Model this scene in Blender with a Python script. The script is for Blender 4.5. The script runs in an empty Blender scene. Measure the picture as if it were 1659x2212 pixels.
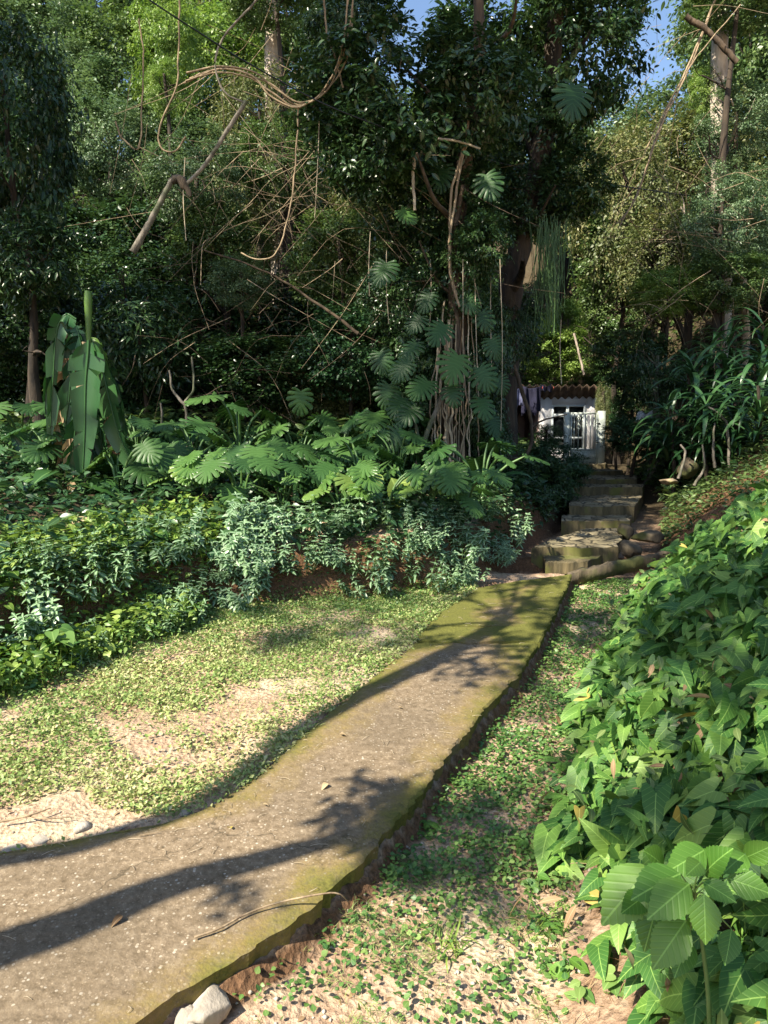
import bpy, math, random
import numpy as np
from mathutils import Vector
PI = math.pi
rng = np.random.default_rng(7); random.seed(7)
sc = bpy.context.scene
COL = sc.collection

# ------------------------------------------------------------------ camera, sky, sun, exposure
EYE = np.array([0.0, 0.0, 1.6]); PITCH = math.atan(57*2.16/1598.0)
cam = bpy.data.objects.new('camera', bpy.data.cameras.new('camera')); COL.objects.link(cam)
cam.location = EYE; cam.rotation_euler = (PI/2-PITCH, 0, 0)
cam.data.sensor_fit = 'VERTICAL'; cam.data.sensor_height = 36; cam.data.lens = 36*1598/2212.0
cam.data.clip_start = 0.02; cam.data.clip_end = 600
sc.camera = cam
SUN = np.array([-0.58, -0.52, 0.72]); SUN = SUN/np.linalg.norm(SUN)
w = bpy.data.worlds.new('World'); sc.world = w; w.use_nodes = True
nt = w.node_tree; bg = nt.nodes['Background']
sky = nt.nodes.new('ShaderNodeTexSky'); sky.sky_type = 'NISHITA'; sky.sun_disc = False
sky.sun_elevation = math.asin(SUN[2]); sky.sun_rotation = math.atan2(SUN[0], SUN[1])
sky.air_density = 1.0; sky.dust_density = 0.6; sky.ozone_density = 1.5
nt.links.new(sky.outputs[0], bg.inputs[0]); bg.inputs[1].default_value = 0.10
sl = bpy.data.lights.new('sun', 'SUN'); sl.energy = 5.0; sl.angle = math.radians(0.53); sl.color = (1, .91, .75)
so = bpy.data.objects.new('sun', sl); COL.objects.link(so)
so.rotation_euler = Vector(SUN).to_track_quat('Z', 'Y').to_euler(); so.location = (-20, -12, 30)
sc.view_settings.view_transform = 'Standard'; sc.view_settings.look = 'None'
sc.view_settings.exposure = 1.42; sc.view_settings.gamma = 1.0
sc.cycles.max_bounces = 6; sc.cycles.diffuse_bounces = 3; sc.cycles.glossy_bounces = 2
sc.cycles.transmission_bounces = 3; sc.cycles.transparent_max_bounces = 4
sc.cycles.caustics_reflective = False; sc.cycles.caustics_refractive = False

# ------------------------------------------------------------------ small maths
cp, sp = math.cos(PITCH), math.sin(PITCH)
def ray(X, Y):                       # photograph coordinates (1659 wide) to a direction with y = 1
    x, u, f = X-829.5, -(Y-1106.0), 1598.0
    d = np.array([x, f*cp+u*sp, -f*sp+u*cp]); return d/d[1]
def at(X, Y, d): return EYE+ray(X, Y)*d
def ss(a, b, x):
    t = np.clip((np.asarray(x, float)-a)/(b-a), 0, 1); return t*t*(3-2*t)
def zp(y): return .09*(np.maximum(y, .2)-2.0)
def onplane(X, Y, off=0.0):
    r = ray(X, Y); d = (.18+EYE[2]-off)/(.09-r[2]); return EYE+r*d
def nz(x, y, s=1.0, k=0):            # cheap smooth noise
    x = np.asarray(x)*s; y = np.asarray(y)*s
    return (np.sin(x*1.7+k+1.3*np.sin(y*1.1+k))+np.sin(y*2.3-k*2+1.1*np.sin(x*1.9))+.5*np.sin(x*4.1+y*3.7+k)+.5*np.sin(x*3.3-y*5.1-k))/3
def crv(pts): a = np.array(sorted(pts)); return lambda q: np.interp(q, a[:, 0], a[:, 1])
LE = [onplane(*p) for p in [(1030, 1270), (955, 1320), (905, 1370), (885, 1400), (820, 1450), (720, 1530), (640, 1600), (560, 1670), (490, 1722), (420, 1755), (330, 1785), (200, 1805), (0, 1842)]]
RE = [onplane(*p) for p in [(1236, 1240), (1200, 1320), (1163, 1390), (1115, 1460), (1045, 1532), (960, 1640), (880, 1745), (770, 1870), (630, 1985), (500, 2075), (400, 2130), (290, 2205)]]
XL = crv([(p[1], p[0]) for p in LE]+[(2.55, -3.0), (2.3, -5.0)])
XR = crv([(p[1], p[0]) for p in RE]+[(0.9, -1.6), (0.4, -2.4)])
YL_END, YR_END = LE[0][1], RE[0][1]
XS = crv([(7.2, 1.85), (7.8, 2.05), (9.1, 2.72), (9.8, 3.1), (11.4, 3.62), (12.2, 3.75), (13.5, 3.95), (15.3, 4.2), (17, 4.3)])      # middle of the stairs
ZS = crv([(7.2, .46), (7.75, .44), (7.85, .60), (9.1, .68), (9.8, .80), (11.4, .95), (12.2, 1.08), (13.5, 1.18), (15.0, 1.30), (15.4, 1.40), (30, 1.40)])
YB = crv([(-9, 1.5), (-3.5, 3.6), (-2.6, 4.3), (-1.9, 5.4), (-1.3, 5.9), (-.45, 6.25), (.5, 6.55), (1.1, 7.2), (1.5, 7.9), (2.1, 9.2), (9, 30)])
BP = [onplane(X, Y, -.13) for X, Y in [(1150, 2212), (1165, 1900), (1195, 1730), (1215, 1520), (1335, 1320), (1420, 1215)]]
XB = crv([(p[1], p[0]) for p in BP]+[(0.5, .15), (8.2, 2.95), (9.5, 3.4), (11.4, 4.25), (13.5, 4.6), (15.3, 4.8), (17, 5.3), (30, 6)])
Y0 = crv([(-40, 10.5), (0, 11.5), (2, 14), (3, 20.5), (6, 20.5), (8, 17), (12, 14), (40, 12)])
def H(x, y, rough=True):
    x = np.asarray(x, float); y = np.asarray(y, float)
    yy = np.minimum(y, 7.5)
    z = zp(yy)-.02+0*x
    # left bed above the earth bank
    t = y-YB(x)
    zl = zp(np.minimum(yy, YB(x)))-.02+.42*ss(0, .38, t)+.19*np.clip(t, 0, 7)
    z = np.where(t > 0, zl, z)
    z = z+np.where(x < XL(y), .03*nz(x, y, 1.6)*ss(0, .5, XL(y)-x), 0)
    # right of the path
    dr = x-XR(y)
    z = np.where((y < 7.6) & (dr > -.04), zp(yy)-.02-.12*ss(-.04, .06, dr)+.02*nz(x, y, 5), z)
    sl_ = .76
    dist = np.sqrt(np.clip(x-XB(y), 0, 99)**2+.02)-.14
    zr = np.where(y < 7.6, zp(yy)-.14, ZS(y)-.12)+sl_*np.minimum(dist, 2.6)+.22*np.maximum(dist-2.6, 0)+.05*nz(x, y, 2.2)*ss(0, .6, dist)
    z = np.where(x > XB(y), zr, z)
    z = np.where((x <= XB(y)) & (y > 7.6) & (x > XS(y)), ZS(y)-.12, z)
    # slot of the stairs
    k = ss(.85, .42, np.abs(x-XS(y)+.12))*ss(7.1, 7.5, y)
    z = z*(1-k)+(ZS(y)-.10)*k
    # hut terrace
    k = ss(1.6, 2.4, x)*ss(7.6, 6.4, x)*ss(14.8, 15.6, y)*ss(21.0, 20.2, y)
    z = z*(1-k)+1.38*k
    # slab bed
    ins = (x > XL(y)+.02) & (x < XR(y)-.03) & (y < YL_END+(YR_END-YL_END)*.5)
    z = np.where(ins, np.minimum(z, zp(yy)-.07), z)
    # wooded hillside
    z = z+.64*np.clip(y-Y0(x), 0, 60)+.6*nz(x, y, .18)*ss(13, 20, y)*ss(0, 2, y-Y0(x))
    z = z+.35*np.clip(-x-5.5, 0, 40)
    cap = 1.6+.37*np.maximum(y, 1)+.03*nz(x, y, .3)*y*.2; z = np.where((y > 16) & (z > cap), cap+.05*(z-cap), z)
    if rough: z = z+.012*nz(x, y, 11, 2)*np.where(ins, 0, 1)
    return z
def ong(X, Y, lo=1.0, hi=40):        # where the line of sight meets the terrain
    r = ray(X, Y); d = np.geomspace(lo, hi, 1500); P = EYE[None]+r[None]*d[:, None]
    b = np.nonzero(P[:, 2] < H(P[:, 0], P[:, 1]))[0]
    return P[b[0]] if len(b) else P[-1]

# ------------------------------------------------------------------ materials
def node(nt, t, **kw):
    n = nt.nodes.new(t)
    for k, v in kw.items():
        if k[0] == 'i' and k[1:].isdigit(): n.inputs[int(k[1:])].default_value = v
        else: setattr(n, k, v)
    return n
def ramp(nt, src, stops):
    r = nt.nodes.new('ShaderNodeValToRGB'); e = r.color_ramp.elements
    while len(e) < len(stops): e.new(.5)
    for el, (p, c) in zip(e, stops): el.position = p; el.color = (*c, 1) if len(c) == 3 else c
    nt.links.new(src, r.inputs[0]); return r.outputs[0]
def mix(nt, f, a, b, mode='MIX'):
    m = nt.nodes.new('ShaderNodeMix'); m.data_type = 'RGBA'; m.blend_type = mode
    for s, v in ((m.inputs[0], f), (m.inputs[6], a), (m.inputs[7], b)):
        if hasattr(v, 'links') or hasattr(v, 'is_linked'): nt.links.new(v, s)
        else: s.default_value = v if isinstance(v, float) else (*v, 1)
    return m.outputs[2]
def mth(nt, op, a, b=0.0, clamp=False):
    m = nt.nodes.new('ShaderNodeMath'); m.operation = op; m.use_clamp = clamp
    for s, v in ((m.inputs[0], a), (m.inputs[1], b)):
        if hasattr(v, 'is_linked'): nt.links.new(v, s)
        else: s.default_value = v
    return m.outputs[0]
def noise(nt, scale, detail=3, vec=None, rough=.55, col=False):
    n = nt.nodes.new('ShaderNodeTexNoise'); n.inputs['Scale'].default_value = scale; n.inputs['Detail'].default_value = detail
    n.inputs['Roughness'].default_value = rough
    if vec is not None: nt.links.new(vec, n.inputs['Vector'])
    return n.outputs[1 if col else 0]
def newmat(name):
    m = bpy.data.materials.new(name); m.use_nodes = True; return m, m.node_tree, m.node_tree.nodes['Principled BSDF'], m.node_tree.nodes['Material Output']
def bump(nt, h, s, d=.02):
    b = nt.nodes.new('ShaderNodeBump'); b.inputs['Strength'].default_value = s; b.inputs['Distance'].default_value = d
    nt.links.new(h, b.inputs['Height']); return b.outputs[0]
def leafmat(name, cols, rough=.42, trans=.30, rib=.5, veins=0, pale=None, spec=.5):
    m, nt, p, out = newmat(name)
    a = node(nt, 'ShaderNodeAttribute', attribute_name='rnd'); L = node(nt, 'ShaderNodeAttribute', attribute_name='lc')
    n = len(cols); c = ramp(nt, a.outputs['Fac'], [(i/(n-1), q) for i, q in enumerate(cols)])
    sx = nt.nodes.new('ShaderNodeSeparateXYZ'); nt.links.new(L.outputs['Vector'], sx.inputs[0])
    ax = mth(nt, 'ABSOLUTE', sx.outputs[0])
    if pale:                          # paler blade centre (variegated leaf)
        f = mth(nt, 'MULTIPLY', mth(nt, 'SUBTRACT', 1.0, mth(nt, 'MULTIPLY', ax, 2.2), True), .9); c = mix(nt, f, c, pale)
    if rib:
        f = mth(nt, 'MULTIPLY', mth(nt, 'LESS_THAN', ax, .035 if veins else .07), rib); c = mix(nt, f, c, tuple(min(1, q*2.0+.06) for q in cols[-1]))
    if veins:
        v = mth(nt, 'SINE', mth(nt, 'MULTIPLY', mth(nt, 'SUBTRACT', sx.outputs[1], mth(nt, 'MULTIPLY', ax, .32)), veins))
        v2 = mth(nt, 'GREATER_THAN', v, .93); c = mix(nt, mth(nt, 'MULTIPLY', v2, .16), c, tuple(min(1, q*1.7+.04) for q in cols[-1]))
        nt.links.new(bump(nt, mth(nt, 'POWER', mth(nt, 'ADD', .5, mth(nt, 'MULTIPLY', v, .5)), 6.0), .22, -.003), p.inputs['Normal'])
    g = node(nt, 'ShaderNodeNewGeometry'); t = node(nt, 'ShaderNodeTexCoord')
    nn = noise(nt, 1.1, 2, t.outputs['Object']); c = mix(nt, mth(nt, 'MULTIPLY', nn, .3), c, mix(nt, .4, c, (.02, .05, .015)))
    c = mix(nt, mth(nt, 'MULTIPLY', g.outputs['Backfacing'], .25), c, tuple(min(1, q*1.3+.02) for q in cols[0]))
    nt.links.new(c, p.inputs['Base Color']); p.inputs['Roughness'].default_value = rough; p.inputs['Specular IOR Level'].default_value = spec
    tr = nt.nodes.new('ShaderNodeBsdfTranslucent'); nt.links.new(mix(nt, .5, c, mix(nt, 1.0, c, (1, 1, .35), 'MULTIPLY')), tr.inputs[0])
    ms = nt.nodes.new('ShaderNodeMixShader'); ms.inputs[0].default_value = trans
    nt.links.new(p.outputs[0], ms.inputs[1]); nt.links.new(tr.outputs[0], ms.inputs[2]); nt.links.new(ms.outputs[0], out.inputs[0])
    return m
def barkmat(name, c1, c2, s=14, b=.5, moss=None):
    m, nt, p, out = newmat(name); t = node(nt, 'ShaderNodeTexCoord'); mp = node(nt, 'ShaderNodeMapping'); mp.inputs['Scale'].default_value = (1, 1, .22)
    nt.links.new(t.outputs['Object'], mp.inputs[0]); n = noise(nt, s, 5, mp.outputs[0], .65); c = ramp(nt, n, [(.35, c1), (.65, c2)])
    if moss: c = mix(nt, ramp(nt, noise(nt, 3, 3, t.outputs['Object']), [(.5, (0, 0, 0)), (.6, (1, 1, 1))]), c, moss)
    nt.links.new(c, p.inputs['Base Color']); p.inputs['Roughness'].default_value = .9; nt.links.new(bump(nt, n, b), p.inputs['Normal']); return m
def plain(name, c1, c2, rough=.7, s=8, b=0, metal=0):
    m, nt, p, out = newmat(name); t = node(nt, 'ShaderNodeTexCoord'); n = noise(nt, s, 4, t.outputs['Object'])
    nt.links.new(ramp(nt, n, [(.3, c1), (.7, c2)]), p.inputs['Base Color']); p.inputs['Roughness'].default_value = rough; p.inputs['Metallic'].default_value = metal
    if b: nt.links.new(bump(nt, n, b), p.inputs['Normal'])
    return m
M = {}
M['dark'] = leafmat('dark glossy leaves', [(.010, .034, .010), (.026, .065, .018), (.075, .13, .035)], .30, .26)
M['deep'] = leafmat('deep blue green leaves', [(.012, .045, .015), (.028, .080, .028), (.07, .14, .045)], .34, .26)
M['mid'] = leafmat('mid green leaves', [(.030, .075, .020), (.08, .14, .038), (.18, .25, .075)], .40, .34)
M['fresh'] = leafmat('fresh yellow green leaves', [(.08, .17, .025), (.18, .29, .05), (.30, .40, .09)], .45, .4)
M['olive'] = leafmat('olive dry leaves', [(.05, .08, .022), (.12, .15, .045), (.26, .24, .10)], .5, .32)
M['bluegreen'] = leafmat('pale blue green leaves', [(.045, .10, .045), (.11, .18, .08), (.22, .30, .15)], .40, .34)
M['monstera'] = leafmat('split leaf', [(.016, .055, .012), (.036, .10, .022), (.085, .18, .035)], .44, .26, .35, spec=.35)
M['monstera_y'] = leafmat('young split leaf', [(.06, .15, .03), (.13, .24, .05), (.22, .32, .07)], .32, .35, .35)
M['arrow'] = leafmat('arrowhead leaf', [(.028, .10, .018), (.055, .16, .026), (.12, .25, .04), (.27, .42, .08)], .55, .30, .35, 38)
M['pale'] = leafmat('two tone shrub leaf', [(.06, .15, .055), (.11, .23, .09), (.20, .33, .15)], .33, .28, .0, 0, (.42, .54, .37))
M['lawn'] = leafmat('weedy lawn leaf', [(.12, .22, .05), (.24, .34, .09), (.40, .46, .17), (.56, .54, .28)], .55, .3, 0)
M['weed'] = leafmat('round weed leaf', [(.05, .14, .035), (.11, .22, .05), (.24, .36, .10)], .45, .34, .2)
M['serrate'] = leafmat('toothed leaf', [(.06, .17, .02), (.09, .22, .028), (.14, .28, .04)], .45, .34, .5, 46)
M['banana'] = leafmat('banana leaf', [(.018, .07, .02), (.03, .10, .03), (.05, .13, .035)], .33, .2, .5, 0)
M['bananay'] = leafmat('young rolled banana leaf', [(.10, .20, .04), (.14, .25, .05)], .4, .3, 0)
M['dryleaf'] = leafmat('dry leaf', [(.16, .09, .04), (.30, .19, .10), (.5, .38, .22)], .8, .2, .2)
M['yleaf'] = leafmat('yellow leaf', [(.35, .28, .05), (.55, .45, .12)], .6, .3, .3)
M['strap'] = leafmat('strap leaf', [(.014, .05, .016), (.028, .085, .026), (.06, .14, .045)], .33, .25, .3)
M['fern'] = leafmat('fern leaf', [(.07, .17, .03), (.13, .27, .05)], .5, .35, 0)
M['bark'] = barkmat('brown bark', (.025, .017, .010), (.11, .075, .045), 12, .8)
M['barkdark'] = barkmat('dark mossy bark', (.012, .009, .006), (.06, .042, .026), 12, .8)
M['barkpale'] = barkmat('pale bark', (.22, .18, .14), (.5, .42, .34), 8, .5)
M['barkgrey'] = barkmat('lichen grey bark', (.07, .06, .045), (.24, .21, .17), 16, .8, (.08, .09, .05))
M['twig'] = barkmat('dry twig', (.13, .09, .055), (.38, .29, .18), 20, .4)
M['twigdark'] = barkmat('dark twig', (.05, .035, .022), (.16, .11, .07), 20, .4)
M['root'] = barkmat('pale aerial root', (.26, .21, .14), (.50, .42, .30), 20, .4)
M['stemgreen'] = plain('green stem', (.05, .12, .03), (.10, .18, .05), .5)
M['white'] = plain('white painted render', (.72, .70, .70), (.84, .82, .82), .8, 3, .1)
M['pink'] = plain('pinkish bare render', (.40, .29, .27), (.52, .38, .35), .85, 3, .1)
M['gate'] = plain('weathered white metal paint', (.42, .48, .44), (.56, .61, .56), .5, 5, .05)
M['winframe'] = plain('pale blue white window paint', (.62, .70, .72), (.74, .80, .80), .45, 6)
M['rooft'] = plain('corrugated clay coloured sheet', (.05, .033, .025), (.15, .10, .065), .8, 7, .2)
M['navy'] = plain('navy cloth', (.006, .006, .020), (.014, .014, .042), .9, 5, .2)
M['palecloth'] = plain('pale blue printed cloth', (.02, .02, .06), (.20, .22, .36), .9, 4, .1)
M['red'] = plain('red plastic', (.5, .06, .04), (.6, .10, .06), .5)
M['cable'] = plain('black cable', (.008, .008, .008), (.015, .015, .015), .5)
M['tarp'] = plain('white tarpaulin', (.6, .62, .64), (.8, .8, .8), .5, 3, .3)
M['rock'] = barkmat('mossy rock', (.14, .10, .06), (.34, .27, .17), 6, .9, (.13, .13, .04))
M['rockdark'] = barkmat('dark mossy mortar', (.035, .028, .018), (.13, .10, .06), 10, .9, (.07, .075, .02))
M['limestone'] = barkmat('pale broken stone', (.22, .19, .15), (.46, .41, .34), 9, .8)
g, gn, gp, go_ = newmat('window glass'); gp.inputs['Base Color'].default_value = (.012, .015, .016, 1); gp.inputs['Roughness'].default_value = .06; M['glass'] = g
def slabmat():
    m, nt, p, out = newmat('mossy exposed aggregate concrete'); t = node(nt, 'ShaderNodeTexCoord'); O = t.outputs['Object']
    e = node(nt, 'ShaderNodeAttribute', attribute_name='edge').outputs['Fac']; far = node(nt, 'ShaderNodeAttribute', attribute_name='far').outputs['Fac']
    base = ramp(nt, noise(nt, 30, 6, O, .7), [(.3, (.10, .072, .042)), (.55, (.20, .152, .10)), (.75, (.30, .24, .165))])
    v = node(nt, 'ShaderNodeTexVoronoi'); v.inputs['Scale'].default_value = 78; nt.links.new(O, v.inputs['Vector'])
    sx = nt.nodes.new('ShaderNodeSeparateColor'); nt.links.new(v.outputs['Color'], sx.inputs[0])
    peb = mth(nt, 'MULTIPLY', mth(nt, 'LESS_THAN', v.outputs['Distance'], .40), mth(nt, 'GREATER_THAN', sx.outputs[0], .86))
    pc = ramp(nt, sx.outputs[1], [(0, (.50, .40, .28)), (.5, (.62, .54, .42)), (1, (.72, .68, .58))])
    v2 = node(nt, 'ShaderNodeTexVoronoi'); v2.inputs['Scale'].default_value = 130; nt.links.new(O, v2.inputs['Vector'])
    s2 = nt.nodes.new('ShaderNodeSeparateColor'); nt.links.new(v2.outputs['Color'], s2.inputs[0])
    peb2 = mth(nt, 'MULTIPLY', mth(nt, 'LESS_THAN', v2.outputs['Distance'], .4), mth(nt, 'GREATER_THAN', s2.outputs[0], .78))
    c = mix(nt, mth(nt, 'MULTIPLY', peb2, .35), base, (.42, .34, .24)); c = mix(nt, mth(nt, 'MULTIPLY', peb, mth(nt, 'MULTIPLY', noise(nt, 5, 3, O), .8)), c, pc)
    c = mix(nt, ramp(nt, noise(nt, 1.6, 4, O), [(.42, (0, 0, 0)), (.62, (.4, .4, .4))]), c, (.10, .08, .055))
    wv = nt.nodes.new('ShaderNodeVectorMath'); wv.operation = 'ADD'; nt.links.new(O, wv.inputs[0]); nt.links.new(mix(nt, .5, noise(nt, 4, 4, O, .6, True), (.5, .5, .5)), wv.inputs[1])
    ck = node(nt, 'ShaderNodeTexVoronoi', feature='DISTANCE_TO_EDGE'); ck.inputs['Scale'].default_value = .9; nt.links.new(wv.outputs[0], ck.inputs['Vector'])
    c = mix(nt, ramp(nt, ck.outputs['Distance'], [(.001, (.75, .75, .75)), (.006, (0, 0, 0))]), c, (.05, .04, .025))
    nn = noise(nt, 2.6, 5, O, .65)
    en = mth(nt, 'SUBTRACT', 1.0, mth(nt, 'MULTIPLY', e, 2.6), True)
    k = mth(nt, 'ADD', mth(nt, 'MULTIPLY', en, .85), mth(nt, 'MULTIPLY', mth(nt, 'SUBTRACT', nn, .5), 1.7)); k = mth(nt, 'ADD', k, mth(nt, 'MULTIPLY', far, .75))
    k = mth(nt, 'SUBTRACT', k, .36)
    och = mth(nt, 'MULTIPLY', k, 2.0, True); grn = mth(nt, 'MULTIPLY', mth(nt, 'SUBTRACT', k, .30), 2.5, True)
    fine = noise(nt, 90, 3, O)
    c = mix(nt, mth(nt, 'MULTIPLY', och, mth(nt, 'MULTIPLY', mth(nt, 'SUBTRACT', mth(nt, 'ADD', fine, mth(nt, 'MULTIPLY', noise(nt, 17, 4, O), .8)), .55), 2.0), True), c, (.205, .15, .05))
    c = mix(nt, mth(nt, 'MULTIPLY', grn, .9), c, ramp(nt, fine, [(.3, (.06, .07, .012)), (.7, (.135, .14, .03))]))
    nt.links.new(c, p.inputs['Base Color']); p.inputs['Roughness'].default_value = .95; p.inputs['Specular IOR Level'].default_value = .2
    h = mth(nt, 'ADD', mth(nt, 'MULTIPLY', peb, .5), mth(nt, 'MULTIPLY', noise(nt, 60, 4, O), 1.0)); nt.links.new(bump(nt, h, .6, .008), p.inputs['Normal']); return m
M['slab'] = slabmat()
def groundmat():
    m, nt, p, out = newmat('red brown earth with litter'); t = node(nt, 'ShaderNodeTexCoord'); O = t.outputs['Object']
    F = node(nt, 'ShaderNodeAttribute', attribute_name='forest').outputs['Fac']; R = node(nt, 'ShaderNodeAttribute', attribute_name='steep').outputs['Fac']
    n1 = noise(nt, 2.2, 5, O, .6); n2 = noise(nt, 40, 5, O, .7)
    c = ramp(nt, n1, [(.35, (.36, .24, .16)), (.5, (.50, .36, .25)), (.65, (.58, .47, .32))])
    c = mix(nt, ramp(nt, n2, [(.35, (.8, .8, .8)), (.55, (0, 0, 0))]), c, (.20, .13, .08))
    v = node(nt, 'ShaderNodeTexVoronoi'); v.inputs['Scale'].default_value = 45; nt.links.new(O, v.inputs['Vector'])
    sx = nt.nodes.new('ShaderNodeSeparateColor'); nt.links.new(v.outputs['Color'], sx.inputs[0])
    c = mix(nt, mth(nt, 'MULTIPLY', mth(nt, 'GREATER_THAN', sx.outputs[0], .8), .6), c, ramp(nt, sx.outputs[1], [(0, (.62, .50, .36)), (1, (.30, .20, .12))]))
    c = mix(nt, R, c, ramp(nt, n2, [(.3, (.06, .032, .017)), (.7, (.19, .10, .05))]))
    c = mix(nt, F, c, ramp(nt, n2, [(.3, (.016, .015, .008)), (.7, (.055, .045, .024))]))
    nt.links.new(c, p.inputs['Base Color']); p.inputs['Roughness'].default_value = .95; p.inputs['Specular IOR Level'].default_value = .15
    nt.links.new(bump(nt, mth(nt, 'ADD', n2, mth(nt, 'MULTIPLY', v.outputs['Distance'], .6)), .9, .02), p.inputs['Normal']); return m
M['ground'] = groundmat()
def stonemat():
    m, nt, p, out = newmat('mossy flagstone and mortar'); t = node(nt, 'ShaderNodeTexCoord'); O = t.outputs['Object']
    v = node(nt, 'ShaderNodeTexVoronoi', feature='DISTANCE_TO_EDGE'); v.inputs['Scale'].default_value = 5.5; nt.links.new(O, v.inputs['Vector'])
    vc = node(nt, 'ShaderNodeTexVoronoi'); vc.inputs['Scale'].default_value = 5.5; nt.links.new(O, vc.inputs['Vector'])
    j = ramp(nt, v.outputs['Distance'], [(.03, (1, 1, 1)), (.08, (0, 0, 0))])
    s = nt.nodes.new('ShaderNodeSeparateColor'); nt.links.new(vc.outputs['Color'], s.inputs[0])
    c = ramp(nt, s.outputs[0], [(0, (.13, .105, .06)), (.5, (.20, .17, .10)), (1, (.30, .25, .16))])
    c = mix(nt, mth(nt, 'MULTIPLY', noise(nt, 14, 4, O), .5), c, (.12, .10, .05)); c = mix(nt, j, c, (.03, .025, .012))
    nt.links.new(c, p.inputs['Base Color']); p.inputs['Roughness'].default_value = .9
    nt.links.new(bump(nt, mth(nt, 'ADD', mth(nt, 'MINIMUM', v.outputs['Distance'], .1), mth(nt, 'MULTIPLY', noise(nt, 20, 4, O), .06)), .8, .12), p.inputs['Normal']); return m
M['stone'] = stonemat()
M['riser'] = barkmat('mossy mortar riser', (.05, .042, .02), (.16, .125, .06), 9, .7, (.12, .12, .03))

# ------------------------------------------------------------------ objects
def tag(o, label=None, cat=None, group=None, kind=None):
    for k, v in (('label', label), ('category', cat), ('group', group), ('kind', kind)):
        if v: o[k] = v
    return o
def empty(name, loc=(0, 0, 0), label=None, cat=None, group=None):
    o = bpy.data.objects.new(name, None); o.empty_display_size = .1; o.location = [float(q) for q in loc]; COL.objects.link(o); return tag(o, label, cat, group)
class MB:                             # collects triangles; build() links them as ONE object
    def __init__(s): s.v = []; s.f = []; s.r = []; s.l = []; s.n = 0
    def add(s, v, f, r=.5, lc=None):
        v = np.asarray(v, float).reshape(-1, 3); f = np.asarray(f, int).reshape(-1, 3); k = len(v)
        s.v.append(v); s.f.append(f+s.n); s.r.append(np.broadcast_to(np.asarray(r, float), (k,)).copy())
        s.l.append(np.full((k, 3), .5) if lc is None else np.asarray(lc, float).reshape(-1, 3)); s.n += k; return s
    def quad(s, a, b, c, d, r=.5): return s.add([a, b, c, d], [(0, 1, 2), (0, 2, 3)], r)
    def box(s, c, sz, r=.5, rot=0):
        c = np.array(c, float); h = np.array(sz, float)/2
        v = np.array([(x, y, z) for x in (-1, 1) for y in (-1, 1) for z in (-1, 1)])*h
        cr, sr = math.cos(rot), math.sin(rot); v = np.c_[v[:, 0]*cr-v[:, 1]*sr, v[:, 0]*sr+v[:, 1]*cr, v[:, 2]]+c
        f = [(0, 1, 3), (0, 3, 2), (4, 6, 7), (4, 7, 5), (0, 4, 5), (0, 5, 1), (2, 3, 7), (2, 7, 6), (0, 2, 6), (0, 6, 4), (1, 5, 7), (1, 7, 3)]
        return s.add(v, f, r)
    def tube(s, P, R, n=6, wob=0, r=.5):
        P = np.asarray(P, float); k = len(P); R = np.broadcast_to(np.asarray(R, float), (k,))
        T = np.gradient(P, axis=0); T /= np.linalg.norm(T, axis=1)[:, None]+1e-9
        ref = np.array([0, 0, 1.]) if abs(T[:, 2]).mean() < .8 else np.array([1., 0, 0])
        A = np.cross(T, ref); A /= np.linalg.norm(A, axis=1)[:, None]+1e-9; B = np.cross(T, A)
        th = np.arange(n)/n*2*PI
        rr = R[:, None]*(1+(wob*rng.standard_normal((k, n)) if wob else 0))
        V = P[:, None]+rr[..., None]*(np.cos(th)[None, :, None]*A[:, None]+np.sin(th)[None, :, None]*B[:, None])
        i, j = np.meshgrid(np.arange(k-1), np.arange(n), indexing='ij'); a = i*n+j; b = i*n+(j+1) % n
        f = np.concatenate([np.stack([a, b, b+n], -1).reshape(-1, 3), np.stack([a, b+n, a+n], -1).reshape(-1, 3)])
        s.add(V.reshape(-1, 3), f, r)
        for q, e in ((0, 0), (k-1, 1)):
            o = len(V)*n; c = s.n; s.add(np.vstack([P[q][None], V[q]]), [(0, 1+(m+1) % n, 1+m) if not e else (0, 1+m, 1+(m+1) % n) for m in range(n)], r)
        return s
    def data(s, name, mat, smooth=True):
        me = bpy.data.meshes.new(name); v = np.concatenate(s.v); f = np.concatenate(s.f).astype(np.int32)
        me.vertices.add(len(v)); me.vertices.foreach_set('co', v.astype(np.float32).ravel())
        me.loops.add(f.size); me.loops.foreach_set('vertex_index', f.ravel()); me.polygons.add(len(f))
        me.polygons.foreach_set('loop_start', np.arange(len(f), dtype=np.int32)*3)
        if smooth: me.polygons.foreach_set('use_smooth', np.ones(len(f), bool))
        me.attributes.new('rnd', 'FLOAT', 'POINT').data.foreach_set('value', np.concatenate(s.r).astype(np.float32))
        me.attributes.new('lc', 'FLOAT_VECTOR', 'POINT').data.foreach_set('vector', np.concatenate(s.l).astype(np.float32).ravel())
        me.materials.append(M[mat]); me.update(calc_edges=True); return me
    def build(s, name, mat, parent=None, smooth=True):
        return link(s.data(name, mat, smooth), name, parent)
def link(me, name, parent=None, loc=None, rot=None, scale=None):
    o = bpy.data.objects.new(name, me); COL.objects.link(o)
    if parent is not None: o.parent = parent
    if loc is not None: o.location = [float(q) for q in loc]
    if rot is not None: o.rotation_euler = rot
    if scale is not None: o.scale = scale
    return o
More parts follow.
